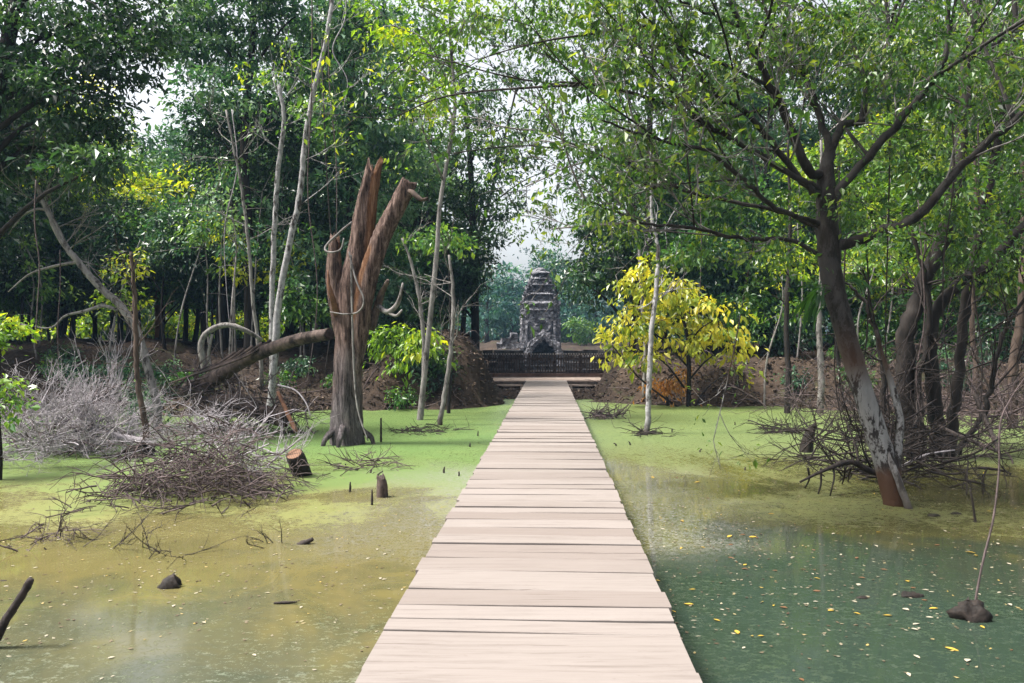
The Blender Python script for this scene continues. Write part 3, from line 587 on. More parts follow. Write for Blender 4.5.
shrub(140, 408, 21, 18, 14, 'teal', 'low blue-green bush at the foot of the leaning bare tree', L=.12, dens=.8, spread=.18)
shrub(192, 378, 24, 12, 10, 'mid', 'small green tuft beside the fallen log root end', L=.12, dens=.8, spread=.16, name='leaf_tuft')

for q in range(26):
    px = rng.choice([rng.uniform(60, 330), rng.uniform(345, 470), rng.uniform(780, 1000)]); Y = rng.uniform(24.2, 29); p = P(px, 340, Y); Y = max(Y, float(shore(p[0])) + .3); x_ = (px - CX) / FPX * Y; g_ = float(ground(x_, Y))
    if abs(x_ - xb(Y)) < 2.6: continue
    e = empty('weed', (x_, Y, g_), 'low weedy plant growing on the brown bank ' + ('left of the walkway' if px < 500 else 'right of the walkway'), 'weed', 'weeds on the left bank' if px < 500 else 'weeds on the right bank')
    b = MB(); c_ = np.array([x_, Y, g_])
    for k_ in range(6): b.tube(spl([c_, c_ + rng.normal(0, .12, 3) + np.array([0, 0, .25]), c_ + rng.normal(0, .3, 3) * np.array([1, 1, .2]) + np.array([0, 0, .5])], 5), [.012, .005], 4)
    b.build('stem', BARK['twigdark'], e)
    cr = MB(); spray_leaves(cr, [(c_ + np.array([rng.normal(0, .25), rng.normal(0, .2), .4]), (.45, .4, .32)) for k_ in range(2)], .12, .6, .16, (20, 36), (.4, .25), .6); cr.build('foliage', LEAF[['dark', 'teal', 'mid'][q % 3]], e, False)
for q in range(16):
    px = rng.choice([rng.uniform(20, 260), rng.uniform(20, 320), rng.uniform(690, 1020)]); Y = rng.uniform(25.5, 31); p = P(px, 340, Y); g_ = float(ground(p[0], p[1]))
    hgt = rng.uniform(4, 8); b_ = np.array([p[0], p[1], g_ - .1]); dx = rng.normal(0, .5)
    e = empty('forest_sapling', b_, 'thin grey sapling stem rising at the forest edge ' + ('left of the dead trunk' if px < 500 else 'right of the temple'), 'sapling', 'saplings at the left forest edge' if px < 500 else 'saplings at the right forest edge')
    pl = spl([b_, b_ + np.array([dx * .4 + rng.normal(0, .12), rng.normal(0, .2), hgt * .35]), b_ + np.array([dx + rng.normal(0, .2), rng.normal(0, .3), hgt * .7]), b_ + np.array([dx * 1.6, rng.normal(0, .4), hgt])], 24)
    b = MB(); b.tube(pl, [.035, .03, .012], 6, wob=.06)
    for k_ in range(8): i_ = int(rng.integers(9, 24)); d_ = rng.normal(0, 1, 3) * .5 + np.array([0, 0, .35]); b.tube(spl([pl[i_], pl[i_] + d_ * .5, pl[i_] + d_ * 1.1 + np.array([0, 0, -.1])], 6), [.012, .004], 4)
    b.build('trunk', BARK['grey'], e)
    cr = MB(); spray_leaves(cr, [(pl[int(rng.integers(12, 24))] + rng.normal(0, .3, 3), (.6, .6, .45)) for k_ in range(4)], .17, .5, .26, (14, 26), (.6, .25), .6); cr.build('crown', LEAF[['mid', 'teal', 'lime'][q % 3]], e, False)

# --- far-off wood beyond everything
cl = []
for q in range(620):
    a = rng.uniform(-.99, .99); Yd = rng.uniform(60, 120)
    x = Yd * math.tan(a) if abs(a) < 1 else 0; px = CX + FPX * math.tan(a)
    if 395 < px < 690 or abs(x) > 150: continue
    Hh = rng.uniform(0, 17) if not (140 < px < 195 or 375 < px < 700) else rng.uniform(0, 8)
    s_ = rng.uniform(2.2, 4.0); cl.append((np.array([x, Yd, Hh + float(ground(x, Yd))]), (s_, s_, s_ * .75)))
for q in range(260):
    a = rng.uniform(-.9, .9); px = CX + FPX * math.tan(a); Yd = rng.uniform(52, 75); x = Yd * math.tan(a)
    if 420 < px < 665: continue
    cl.append((np.array([x, Yd, rng.uniform(.3, 4.5) + float(ground(x, Yd))]), (2.4, 2.4, 1.8)))
for q in range(60):
    x = rng.uniform(-30, 40); cl.append((np.array([x, rng.uniform(134, 146), rng.uniform(2, 6)]), (3.5, 2.5, 2.2)))
for q in range(70):
    x = rng.uniform(-25, 30); cl.append((np.array([x, rng.uniform(136, 150), rng.uniform(1, 11) + 2]), (4, 3, 3)))
b = MB(); spray_leaves(b, cl, .55, .8, .9, (26, 44), (.45, .28), .4)
tag(b.build('far_woodland', LEAF['dark'], None, False), 'far-off mass of woodland beyond the first rows of trees', 'woodland', kind='stuff')

# --- yellow shrub tree
e = tree('yellow_tree', 'small spreading tree with bright yellow-green leaves on the right bank', 'tree', None, path([(688, 404), (689, 370), (686, 330), (672, 290)], 26.5), (.085, .04),
     CL([(640, 282, 24, 18), (668, 285, 28, 22), (622, 318, 20, 24), (655, 325, 30, 26), (690, 312, 30, 26), (718, 318, 24, 22), (735, 345, 18, 14), (648, 355, 26, 12), (612, 345, 12, 14), (742, 366, 14, 8), (700, 345, 24, 16), (650, 264, 18, 12)], 26.5, 1.0),
     'yellow', 'dark', L=.22, dens=.62, spread=.26, per=(18, 30), var=(.5, .26), droop=.9, twp=.7)
shrub(668, 378, 26.8, 14, 14, 'orange', 'small hanging tuft of dry orange leaves under the yellow tree', L=.13, dens=.14, droop=1.4, spread=.2, var=(.4, .3), name='dry_leaf_tuft')

# ------------------------------------------------------------------ bare branch generator
def ramify(mb, p, d, L, r, depth, spread=.55, up=0.0, tips=None, k=4, kids=(2, 4), curl=.25, shrink=.68):
    p = np.asarray(p, float); d = unit(np.asarray(d, float)); n = 5; pts = [p]
    for q in range(n - 1):
        d = unit(d + rng.normal(0, curl, 3) * .5 + np.array([0, 0, up * .25])); pts.append(pts[-1] + d * L / (n - 1))
    mb.tube(pts, [r, r * .62], k if r > .012 else 3, cap=False)
    if tips is not None: tips.append(pts[-1])
    if depth <= 0: return
    for q in range(rng.integers(kids[0], kids[1] + 1)):
        i_ = rng.integers(1, n); dd = unit(d + rng.normal(0, spread, 3) + np.array([0, 0, up * .3]))
        ramify(mb, pts[i_], dd, L * shrink * rng.uniform(.7, 1.15), max(r * (.66 - .05 * i_) , .0035), depth - 1, spread, up, tips, k, kids, curl, shrink)

# ------------------------------------------------------------------ big right tree
Yb = 10.6
e = empty('spreading_tree', G(893, 503), 'big spreading tree leaning over the right water with lichen-pale lower trunk', 'tree')
m_big, t = newmat('lichened_bark'); z_ = N(t, 'ShaderNodeSeparateXYZ', Vector=OBJ(t)); n = NOISE(t, OBJ(t, (1, 1, .3)), 9, 6, .7); n2 = NOISE(t, OBJ(t, (1, 1, .5)), 4.5, 9, .78, .4)
c = RAMP(t, n, [(.3, (.005, .004, .0035)), (.7, (.028, .022, .019))])
mask = M_(t, 'MULTIPLY', RAMP(t, n2, [(.46, 0.0), (.515, 1.0)]), RAMP(t, M_(t, 'DIVIDE', z_.outputs[2], 3.0), [(.10, 0.0), (.2, 1.0), (.5, 1.0), (.62, .2), (1, .12)]))
c = MIX(t, mask, c, MIX(t, n, (.07, .066, .064), (.25, .245, .24)))
c = MIX(t, RAMP(t, M_(t, 'DIVIDE', z_.outputs[2], 3.0), [(.0, .85), (.13, .75), (.17, 0.0), (.5, 0.0), (.6, .55), (.8, 0.0)]), c, (.065, .031, .016))
finish(t, c, .85, n, .6, .02)
tb = MB(); tk = spl(path([(897, 512, 10.55), (886, 465, 10.6), (872, 420, 10.7), (856, 370, 10.75), (842, 320, 10.8), (832, 280, 10.85), (828, 240, 10.9), (826, 190, 10.9), (827, 165, 10.9), (829, 140, 10.95)], Yb), 40)
tb.tube(tk, [.15, .14, .135, .13, .13, .14, .15, .13, .09, .03], 14, wob=.045); tb.build('trunk', m_big, e)
tb = MB(); tb.tube(spl(path([(893, 500, 10.5), (898, 455, 10.6), (900, 420, 10.7), (893, 390, 10.8), (884, 360, 10.85), (876, 330, 10.9)], Yb), 16), [.07, .055, .05, .045, .03, .02], 8, wob=.05)
tb.build('trunk_shoot', m_big, e)
BR = [([(824, 175), (808, 168), (781, 108), (764, 77), (741, 27), (722, -20)], .085, 10.2),
      ([(828, 165), (828, 141), (815, 104), (808, 81), (778, 44), (758, -15)], .07, 11.2),
      ([(828, 165), (840, 128), (862, 118), (868, 84), (889, 34), (880, -30)], .075, 11.5),
      ([(832, 210), (838, 192), (882, 141), (929, 84), (946, 50), (950, -20)], .085, 10.4),
      ([(832, 250), (870, 235), (912, 219), (966, 162), (1024, 111), (1070, 70)], .095, 9.8),
      ([(868, 84), (840, 25), (800, 10), (770, -5)], .045, 11.8),
      ([(822, 195), (808, 188), (781, 155), (747, 114), (714, 91), (680, 50), (640, 10)], .06, 9.6),
      ([(824, 190), (804, 182), (757, 155), (714, 128), (687, 114), (630, 92), (560, 82)], .055, 9.2),
      ([(824, 225), (777, 209), (747, 182), (707, 151), (660, 140), (600, 120)], .045, 9.0),
      ([(824, 230), (781, 212), (720, 199), (680, 188), (610, 160), (540, 130)], .042, 11.4),
      ([(828, 260), (790, 240), (740, 238), (690, 228), (640, 222), (585, 200)], .04, 9.4),
      ([(741, 27), (690, 5), (640, -20)], .03, 10.2),
      ([(929, 84), (960, 60), (1000, 40), (1040, 0)], .05, 10.4)]
fine = MB(); tips = []
for pts, r, Yend in BR:
    n = len(pts); ptw = [P(q[0], q[1], 10.9 + (Yend - 10.9) * (i / (n - 1))) for i, q in enumerate(pts)]
    pl = spl(ptw, 5 * n); pl[1:-1] += rng.normal(0, .012, (len(pl) - 2, 3))
    tb = MB(); tb.tube(pl, [r * .8, r * .6, r * .25], 8, wob=.04); br = tb.build('branch', m_big, e)
    for q in range(3):
        i_ = int(rng.integers(len(pl) // 3, len(pl) - 2)); dd = unit(pl[i_ + 1] - pl[i_]) + rng.normal(0, .4, 3); p1 = pl[i_] + unit(dd) * rng.uniform(.9, 1.6); p2 = p1 + unit(dd + rng.normal(0, .35, 3)) * rng.uniform(.6, 1.2)
        lb = MB(); lp = spl([pl[i_], p1, p2], 14); lb.tube(lp, [r * .3, r * .2, .006], 6, wob=.05)
        for k_ in (6, 9, 11, 13): ramify(lb, lp[k_], unit(dd) + rng.normal(0, .5, 3), rng.uniform(.4, .8), .007, 1, .5, .1, tips, 3)
        lb.build('branchlet', m_big, br)
    for q in range(7):
        i_ = int(rng.integers(len(pl) // 4, len(pl))); dd = unit(pl[min(i_ + 1, len(pl) - 1)] - pl[i_ - 1])
        fine = MB(); ramify(fine, pl[i_], dd + rng.normal(0, .5, 3), rng.uniform(.7, 1.3), .013, 3, .5, .1, tips, 4); fine.build('twig', BARK['grey'], br)
cr = MB(); T = np.array(tips)
sel = T[rng.uniform(0, 1, len(T)) < .8]
cnt = rng.integers(2, 7, len(sel)); ix = np.repeat(np.arange(len(sel)), cnt)
vv_ = np.clip(rng.normal(.45, .24, len(sel)), 0, 1)
cr.leaves(sel[ix] + rng.normal(0, .10, (len(ix), 3)), unit(rng.normal(0, 1, (len(ix), 3))), .085, .5, np.clip(vv_[ix] + rng.normal(0, .1, len(ix)), 0, 1), .7)
spray_leaves(cr, CL([(560, 35, 46, 34), (620, 15, 50, 34), (690, 8, 50, 36), (650, 80, 44, 32), (705, 118, 40, 34), (760, 30, 42, 40), (835, 20, 42, 40), (905, 45, 50, 46), (860, 60, 40, 34), (655, 165, 44, 30), (720, 200, 44, 30), (768, 240, 38, 30), (610, 195, 36, 26), (915, 150, 40, 36), (855, 205, 40, 36), (530, -5, 50, 26), (590, 75, 36, 26), (955, 60, 46, 46), (885, 250, 34, 26), (700, 60, 40, 30), (800, 200, 30, 26), (1000, 80, 44, 44), (1015, 180, 36, 44), (975, 250, 40, 30), (750, 285, 34, 20), (690, 250, 36, 22), (635, 238, 32, 18), (930, 210, 36, 30), (560, 90, 30, 24), (575, 140, 26, 20), (790, 262, 20, 18)], 10.4, 1.5),
             .074, .50, .13, (18, 38), (.36, .28), .7)
cr.build('crown', LEAF['olive'], e, False)
# multi-stem tree at the right edge
e = empty('multi_stem_tree', G(930, 458), 'dark tree with several crooked stems rising from brush at the right edge', 'tree')
ST = [([(920, 462), (908, 410), (905, 340), (922, 290), (945, 230), (960, 150), (966, 60), (985, -40)], .15, 14.6),
      ([(938, 460), (935, 400), (930, 335), (950, 292), (985, 268), (1024, 225), (1070, 180)], .12, 14.8),
      ([(948, 458), (958, 380), (966, 300), (985, 200), (1004, 100), (1020, -20)], .09, 15.0),
      ([(902, 470), (886, 420), (880, 350), (868, 310), (850, 285)], .05, 14.2),
      ([(955, 455), (985, 410), (1000, 340), (1030, 290)], .05, 15.2),
      ([(926, 462), (918, 400), (928, 330), (925, 280), (912, 230)], .06, 14.4)]
tips = []; fine = MB()
for pts, r, Y in ST:
    pl = spl(path(pts, Y), 6 * len(pts)); pl[0, 2] = -.3; pl[1:-1] += rng.normal(0, .02, (len(pl) - 2, 3))
    tb = MB(); tb.tube(pl, [r * 1.2, r, r * .8, r * .5], 9, wob=.05); sm_ = tb.build('stem', BARK['dark'], e)
    for q in range(7):
        i_ = int(rng.integers(len(pl) // 4, len(pl))); fine = MB(); ramify(fine, pl[i_], rng.normal(0, 1, 3) + np.array([0, 0, .4]), rng.uniform(.7, 1.4), .02, 2, .5, .05, tips); fine.build('twig', BARK['twigdark'], sm_)
cr = MB(); spray_leaves(cr, CL([(925, 45, 60, 50), (1000, 110, 50, 50), (960, 195, 44, 44), (1015, 190, 40, 50), (900, 130, 40, 40), (1010, 25, 60, 46), (1000, 260, 40, 30), (890, 232, 34, 26), (920, 265, 26, 18), (1045, 60, 50, 60), (875, 20, 50, 36), (945, 110, 40, 40)], 15, 2.0), .11, .7, .19, (20, 36), (.34, .27), .6)
cr.build('crown', LEAF['olive'], e, False)
# fern on the trunk
fr_root = P(822, 290, 10.7)
e = empty('hanging_fern', fr_root, 'strap-leaved green fern hanging from the side of the big tree trunk', 'fern')
def frond(root, d, L, wd, e, mat, var):
    n = 12; d = unit(np.asarray(d, float)); p = np.array(root); cpts = [p]; 
    for q in range(n - 1): d = unit(d + np.array([0, 0, -.20])); p = p + d * L / (n - 1); cpts.append(p)
    c_ = np.array(cpts); tg = unit(np.gradient(c_, axis=0)); sd = unit(np.cross(tg, np.array([.2, .3, 1.0]))); up = np.cross(sd, tg)
    wv = wd * np.sin(np.linspace(.25, 3.05, n))[:, None] * (1 + .18 * np.sin(np.arange(n) * 2.4))[:, None]
    v = np.vstack([c_ + sd * wv + up * wv * .3, c_, c_ - sd * wv + up * wv * .3]); i_ = np.arange(n - 1)
    b = MB(); b.add(v, [np.vstack([np.stack([i_, i_ + 1, i_ + 1 + n, i_ + n], 1), np.stack([i_ + n, i_ + 1 + n, i_ + 1 + 2 * n, i_ + 2 * n], 1)])], var); b.build('frond', mat, e)
for q in range(20):
    a = rng.uniform(2.0, 4.6); frond(fr_root + rng.normal(0, .07, 3), (math.cos(a) * rng.uniform(.3, 1), math.sin(a) * .6, rng.uniform(-.9, .5)), rng.uniform(.3, .72), rng.uniform(.014, .026), e, LEAF['mid'], rng.uniform(0, .5))
fr2 = P(850, 282, 10.6)
e = empty('small_fern', fr2, 'small blue-green fern tuft growing on the right side of the big trunk', 'fern')
for q in range(9): frond(fr2, (rng.uniform(.1, .9), rng.normal(-.3, .4), rng.uniform(.1, .9)), rng.uniform(.2, .36), .03, e, LEAF['teal'], rng.uniform(.5, 1))

# ------------------------------------------------------------------ broken dead trunk
m_st, t = newmat('dead_trunk_wood'); va = VAR(t); n = NOISE(t, OBJ(t, (1, 1, .13)), 14, 8, .78, .4); n2 = NOISE(t, OBJ(t, (1, 1, .5)), 1.6, 4, .6)
zc = N(t, 'ShaderNodeSeparateXYZ', Vector=OBJ(t)).outputs[2]
grey = RAMP(t, n, [(.36, (.016, .013, .014)), (.5, (.10, .087, .09)), (.66, (.25, .22, .226))])
red_ = RAMP(t, n, [(.38, (.012, .008, .007)), (.5, (.105, .068, .055)), (.64, (.27, .19, .162))])
c = MIX(t, RAMP(t, M_(t, 'ADD', M_(t, 'DIVIDE', zc, 6.0), M_(t, 'MULTIPLY', M_(t, 'SUBTRACT', n2, .5), .6)), [(.08, 0.0), (.36, .95)]), grey, red_)
c = MIX(t, RAMP(t, M_(t, 'ADD', va, M_(t, 'MULTIPLY', M_(t, 'SUBTRACT', n, .5), .5)), [(.42, 0.0), (.75, .85)]), c, RAMP(t, n, [(.36, (.035, .016, .010)), (.5, (.15, .07, .034)), (.66, (.30, .175, .10))]))
finish(t, c, .9, n, 1.0, .09, .15)
def rough_trunk(pts, rads, k=28, n=60, amp=.10, jag=0.0, flat=.85, orange=None, twist=.6):
    p = spl(pts, n); t_ = np.linspace(0, 1, n); r = np.interp(t_, np.linspace(0, 1, len(rads)), rads); an = np.linspace(0, 2 * math.pi, k, endpoint=False)
    ph = rng.uniform(0, 6.28, 6); A = an[None] + twist * t_[:, None]
    rr = r[:, None] * (1 + amp * (np.sin(3 * A + ph[0]) * .5 + np.sin(5 * A + ph[1] + 2 * t_[:, None]) * .5 + np.sin(9 * A + ph[2]) * .35 + np.sin(14 * A + ph[3] + 5 * t_[:, None]) * .22) + rng.normal(0, .026, (n, k)) + .05 * np.clip(np.sin(21 * A + ph[4] + 3 * np.sin(6 * t_[:, None] + ph[5])), -1, .2))
    tg = unit(np.gradient(p, axis=0)); u = unit(np.cross(np.array([0, 1.0, 0]), tg)); v_ = np.cross(tg, u)
    q = p[:, None] + (u[:, None] * np.cos(an)[None, :, None] + v_[:, None] * flat * np.sin(an)[None, :, None]) * rr[..., None]
    if jag:
        j = np.clip(np.interp(an, np.linspace(0, 2 * math.pi, 9), np.append(jr := rng.uniform(-1, 1, 8), jr[0])) + rng.normal(0, .25, k), -1.3, 1.2) * jag
        wgt = sstep(.72, 1, t_)[:, None]; q += tg[:, None] * (wgt * j[None])[..., None]
    a = np.zeros((n, k))
    if orange: a = orange(t_[:, None], np.cos(an)[None] * np.ones((n, 1)), np.sin(an)[None])
    i_, j_ = np.meshgrid(np.arange(n - 1), np.arange(k), indexing='ij'); j2 = (j_ + 1) % k
    top = np.vstack([q.reshape(-1, 3), p[-1] - tg[-1] * r[-1] * 1.2]); ce = n * k; jj = np.arange(k)
    b = MB(); b.add(top, [np.stack([i_ * k + j_, i_ * k + j2, (i_ + 1) * k + j2, (i_ + 1) * k + j_], -1).reshape(-1, 4), np.stack([(n - 1) * k + jj, (n - 1) * k + (jj + 1) % k, np.full(k, ce)], 1)], np.append(a.ravel(), 1.0)); return b
Ys = 16.8
e = empty('dead_tree_trunk', G(347, 444), 'tall weathered broken tree trunk with splintered top standing in the pond', 'dead tree')
rough_trunk(path([(347, 452), (346, 425), (347, 390), (349, 340), (352, 290), (360, 250), (366, 205), (374, 165)], Ys), [.37, .325, .30, .285, .28, .255, .21, .15], jag=.24, orange=lambda t_, c_, s_: sstep(.5, .85, t_) * sstep(.1, .75, c_ - .2 * s_ + .15 * np.sin(t_ * 14))).build('trunk', m_st, e)
rough_trunk(path([(351, 395, Ys), (358, 340, Ys - .1), (367, 285, Ys - .15), (382, 238, Ys - .2), (398, 206, Ys - .25), (409, 182, Ys - .3)], Ys), [.10, .19, .205, .19, .175, .165], k=22, jag=.07, amp=.07, orange=lambda t_, c_, s_: .9 * sstep(.2, .3, t_) * sstep(.62, .5, t_) * sstep(.1, .7, -c_)).build('broken_limb', m_st, e)
rough_trunk(path([(345, 350), (338, 305), (334, 268), (335, 238)], Ys), [.15, .18, .16, .1], k=16, n=24, jag=.16, amp=.1, orange=lambda t_, c_, s_: .7 * sstep(.4, .8, t_) * c_).build('broken_stub', m_st, e)
b = MB(); b.tube(spl(path([(370, 330), (380, 298), (388, 280, 16.4)], Ys), 10), [.10, .08, .03], 8, wob=.06); b.build('side_branch', BARK['log'], e)
b = MB(); b.tube(spl(path([(378, 306), (388, 312, 16.5), (398, 303, 16.3), (403, 283, 16.2)], Ys), 12), [.05, .06, .05, .02], 7, wob=.05); b.tube(spl(path([(388, 312, 16.5), (396, 316, 16.3), (402, 310, 16.2)], Ys), 6), [.04, .02], 6); b.build('side_branch', BARK['grey'], e)
b = MB(); b.tube(spl(path([(338, 318), (333, 300, 16.4), (329, 285, 16.3), (328, 270, 16.3)], Ys), 10), [.07, .06, .04, .015], 8, wob=.08); b.build('splinter', BARK['redstem'], e)
b = MB(); b.tube(spl(path([(407, 190, 16.5), (413, 193, 16.3), (421, 200, 16.2), (428, 198, 16.2)], Ys), 8), [.05, .05, .03], 6, wob=.1); b.build('twig_stub', BARK['brown'], e)
for q in range(6):
    a = rng.uniform(0, 6.28); b = MB(); bb = G(347, 444); b.tube(spl([bb + np.array([math.cos(a) * .27, math.sin(a) * .27, rng.uniform(.2, .4)]), bb + np.array([math.cos(a) * .48, math.sin(a) * .48, .14]), bb + np.array([math.cos(a) * .56, math.sin(a) * .56, -.08])], 8), [.07, .06, .035], 7, wob=.1); b.build('root', m_st, e)
for pts, r, lab, nm in [([(352, 222, 16.3), (340, 232, 16.3), (326, 246, 16.35), (328, 252, 16.3), (340, 250, 16.3), (344, 238, 16.3)], .03, 'grey vine looped round the broken stub of the dead trunk', 'vine'),
                    ([(349, 252, 16.35), (356, 280, 16.25), (364, 300, 16.2), (358, 312, 16.25), (345, 314, 16.3), (330, 312, 16.4)], .026, 'curved grey vine crossing the middle of the dead trunk', 'vine'),
                    ([(351, 255, 16.35), (352, 310, 16.35), (354, 370, 16.35), (358, 410, 16.3), (368, 441, 16.2)], .028, 'straight pale vine running down the face of the dead trunk', 'vine')]:
    b = MB(); b.tube(spl(path(pts, Ys), 30), [r * .7, r * .75, r * .5], 7, wob=.08); tag(b.build(nm, BARK['grey']), lab, 'vine')

# fallen log with root end, second log
e = empty('fallen_log', P(330, 335, 17.3), 'thick brown fallen trunk slanting down from the dead trunk to the brush', 'log')
rough_trunk(path([(188, 392, 20.2), (215, 378, 19.6), (242, 362, 19.0), (270, 349, 18.4), (300, 339, 17.8), (330, 334, 17.25)], 18), [.22, .19, .145, .138, .132, .125], k=18, n=50, amp=.06, flat=1).build('trunk', BARK['log'], e)
b = MB()
for q in range(46): ramify(b, P(rng.uniform(185, 240), rng.uniform(370, 400), 19.6), rng.normal(0, 1, 3) + np.array([-.3, 0, -.2]), rng.uniform(.4, 1.0), .022, 1, .6, -.1)
b.build('root', BARK['twigbrown'], e)
b = MB()
for q in range(5):
    a = P(235 + 9 * q, 352 - 3 * q, 18.5); b.tube(spl([a, a + np.array([-.5, -.1, -.35]), a + np.array([-1.4, -.2, -.7])], 8), [.035, .02], 6)
b.build('dead_branch', BARK['log'], e)
e2 = rough_trunk(path([(213, 402, 19.5), (240, 401, 19.2), (262, 412, 18.9), (286, 420, 18.6)], 19), [.17, .2, .2, .18], k=16, n=30, amp=.08, flat=1).build('fallen_log', BARK['log']); tag(e2, 'shorter grey log lying low in brush below the slanting log', 'log')
b = MB(); b.tube(spl(path([(205, 372, 23), (201, 345, 23), (208, 332, 23), (225, 325, 23), (245, 330, 23), (262, 340, 23.2)], 23), 24), [.10, .09, .08, .07, .05], 8, wob=.06); b.tube(spl(path([(207, 372), (209, 350), (212, 334)], 23), 8), [.05, .04], 6)
tag(b.build('arched_root', BARK['grey']), 'grey arched bare root on the shaded bank behind the log', 'root')

# ------------------------------------------------------------------ slim trunks
def slim(name, label, pts, Y, r, bark, branches=6, blen=1.0, leaf=None, group=None, up=.15, br=.014, lv=None):
    pl = spl(path(pts, Y), 7 * len(pts)); pl[1:-1] += rng.normal(0, .007, (len(pl) - 2, 3)); e = empty(name, (pl[0][0], pl[0][1], max(0, float(ground(pl[0][0], pl[0][1])))), label, 'tree', group)
    pl[0, 2] = float(ground(pl[0][0], pl[0][1])) - .2
    b = MB(); b.tube(pl, r, 9, wob=.05); b.build('trunk', BARK[bark], e)
    tips = []
    if branches:
        for q in range(branches):
            b = MB(); i_ = int(rng.integers(int(len(pl) * .45), len(pl))); ramify(b, pl[i_], rng.normal(0, 1, 3) * np.array([1, .8, .4]) + np.array([0, 0, up * 3]), blen * rng.uniform(.6, 1.3), br, 2, .5, up, tips); b.build('branch', BARK[bark], e)
    if lv and tips:
        cr = MB(); T = np.array(tips); T = T[rng.uniform(0, 1, len(T)) < lv[2]]; ix = np.repeat(np.arange(len(T)), rng.integers(3, 9, len(T)))
        cr.leaves(T[ix] + rng.normal(0, .14, (len(ix), 3)), unit(rng.normal(0, 1, (len(ix), 3))), lv[1], .5, np.clip(rng.normal(.5, .25, len(ix)), 0, 1), .8); cr.build('crown', LEAF[lv[0]], e, False)
    return e
slim('pale_tree', 'taller curved pale-barked tree of the twin pair left of the dead trunk', [(270, 412), (274, 365), (278, 310), (286, 260), (299, 200), (304, 150), (312, 100), (324, 50), (334, -10)], 22, [.105, .10, .09, .08, .075, .065, .05], 'pale', 14, 1.5, lv=('lime', .15, .4))
slim('pale_tree', 'straighter shorter pale-barked tree behind its curved twin', [(272, 408), (272, 350), (272, 290), (275, 220), (278, 170), (284, 120), (279, 85)], 23.4, [.085, .08, .075, .065, .05], 'pale', 8, 1.2, lv=('mid', .15, .5))
slim('thin_tree', 'thin grey forked sapling between the pale twin trunks and the dark tree', [(262, 372), (253, 300), (248, 240), (240, 180), (226, 110)], 25, [.06, .05, .03], 'grey', 9, 1.3)
slim('pale_tree', 'left stem of the slender pale pair beside the earth mound', [(421, 414), (424, 360), (421, 310), (412, 265), (402, 238)], 23.2, [.07, .06, .05, .03], 'grey', 4, .8)
slim('pale_tree', 'slim pale tree right of the slender pair on the mound', [(440, 424), (446, 385), (452, 340), (453, 290), (449, 255)], 20.6, [.065, .06, .05, .03], 'grey', 7, 1.0)
slim('white_tree', 'slim white birch-like trunk standing in the duckweed right of the walkway', [(647, 435), (649, 390), (651, 340), (656, 290), (658, 250), (652, 215), (650, 150)], 18.6, [.07, .062, .056, .048, .034, .02], 'pale', 7, 1.0)
slim('pale_tree', 'pale thin trunk behind the white one, inside the yellow tree', [(644, 400), (645, 340), (641, 290), (639, 240)], 27.5, [.07, .06, .05], 'grey', 4, 1.0)
e = slim('leaning_tree', 'bare grey tree leaning left from the brush, with an arching side branch', [(158, 408), (150, 378), (138, 335), (122, 308), (95, 282), (75, 258), (58, 235), (45, 205), (20, 150), (0, 135)], 19, [.10, .095, .09, .08, .06, .045, .025], 'grey', 15, 1.1, br=.018)
b = MB(); b.tube(spl(path([(118, 310), (103, 306), (85, 311), (65, 316), (50, 328), (20, 324)], 19), 20), [.045, .04, .025, .012], 7, wob=.05); b.tube(spl(path([(78, 262), (55, 266), (30, 274), (8, 292)], 19), 14), [.04, .03, .012], 6); b.tube(spl(path([(70, 253), (48, 212), (25, 214), (8, 235)], 19), 14), [.04, .03, .012], 6); b.build('side_branch', BARK['grey'], e)
e = slim('bare_pole_tree', 'straight thin bare pole standing up from the left brush, dark below', [(149, 462), (145, 425), (138, 385), (136, 340), (134, 290), (131, 252)], 15.5, [.07, .055, .05, .045, .03], 'brown', 5, .7)
# dark trunks in the shade and others on the right
for px, Y, r, x2 in [(30, 37, .14, 26), (70, 38, .12, 74), (110, 41, .13, 112), (128, 36, .10, 124), (185, 42, .14, 183), (215, 40, .1, 218), (300, 38, .12, 304)]:
    slim('dark_trunk_tree', 'thin dark trunk standing in the gloom beneath the left forest', [(px, 352), ((px + x2) / 2 + 2, 310), (x2, 265), (x2 + 3, 200)], Y, [r, r * .8, r * .6], 'dark', 0, group='dark trunks under the left forest')
slim('red_trunk_tree', 'short reddish-brown trunk lit among the dark trunks under the left forest', [(159, 345), (159, 320), (157, 290), (158, 240)], 38, [.2, .17, .15], 'redstem', 0)
for px, Y, x2, r, bk, lab in [(787, 24, 786, .09, 'dark', 'short dark trunk standing in far duckweed left of the big tree'), (820, 24, 819, .10, 'grey', 'grey upright trunk partly hidden left of the big leaning trunk'), (1012, 20, 1020, .13, 'brown', 'brown upright trunk at the right edge of the pond'), (838, 26, 836, .07, 'dark', 'thin dark trunk directly left of the big trunk on the bank'), (975, 23, 972, .09, 'brown', 'straight brown trunk behind the crooked stems at right')]:
    slim('pond_edge_tree', lab, [(px, 420), (px + 1, 370), (x2, 320), (x2 + 4, 240), (x2 + 2, 140)], Y, [r, r * .9, r * .7, r * .4], bk, 6, 1.0, br=.02)

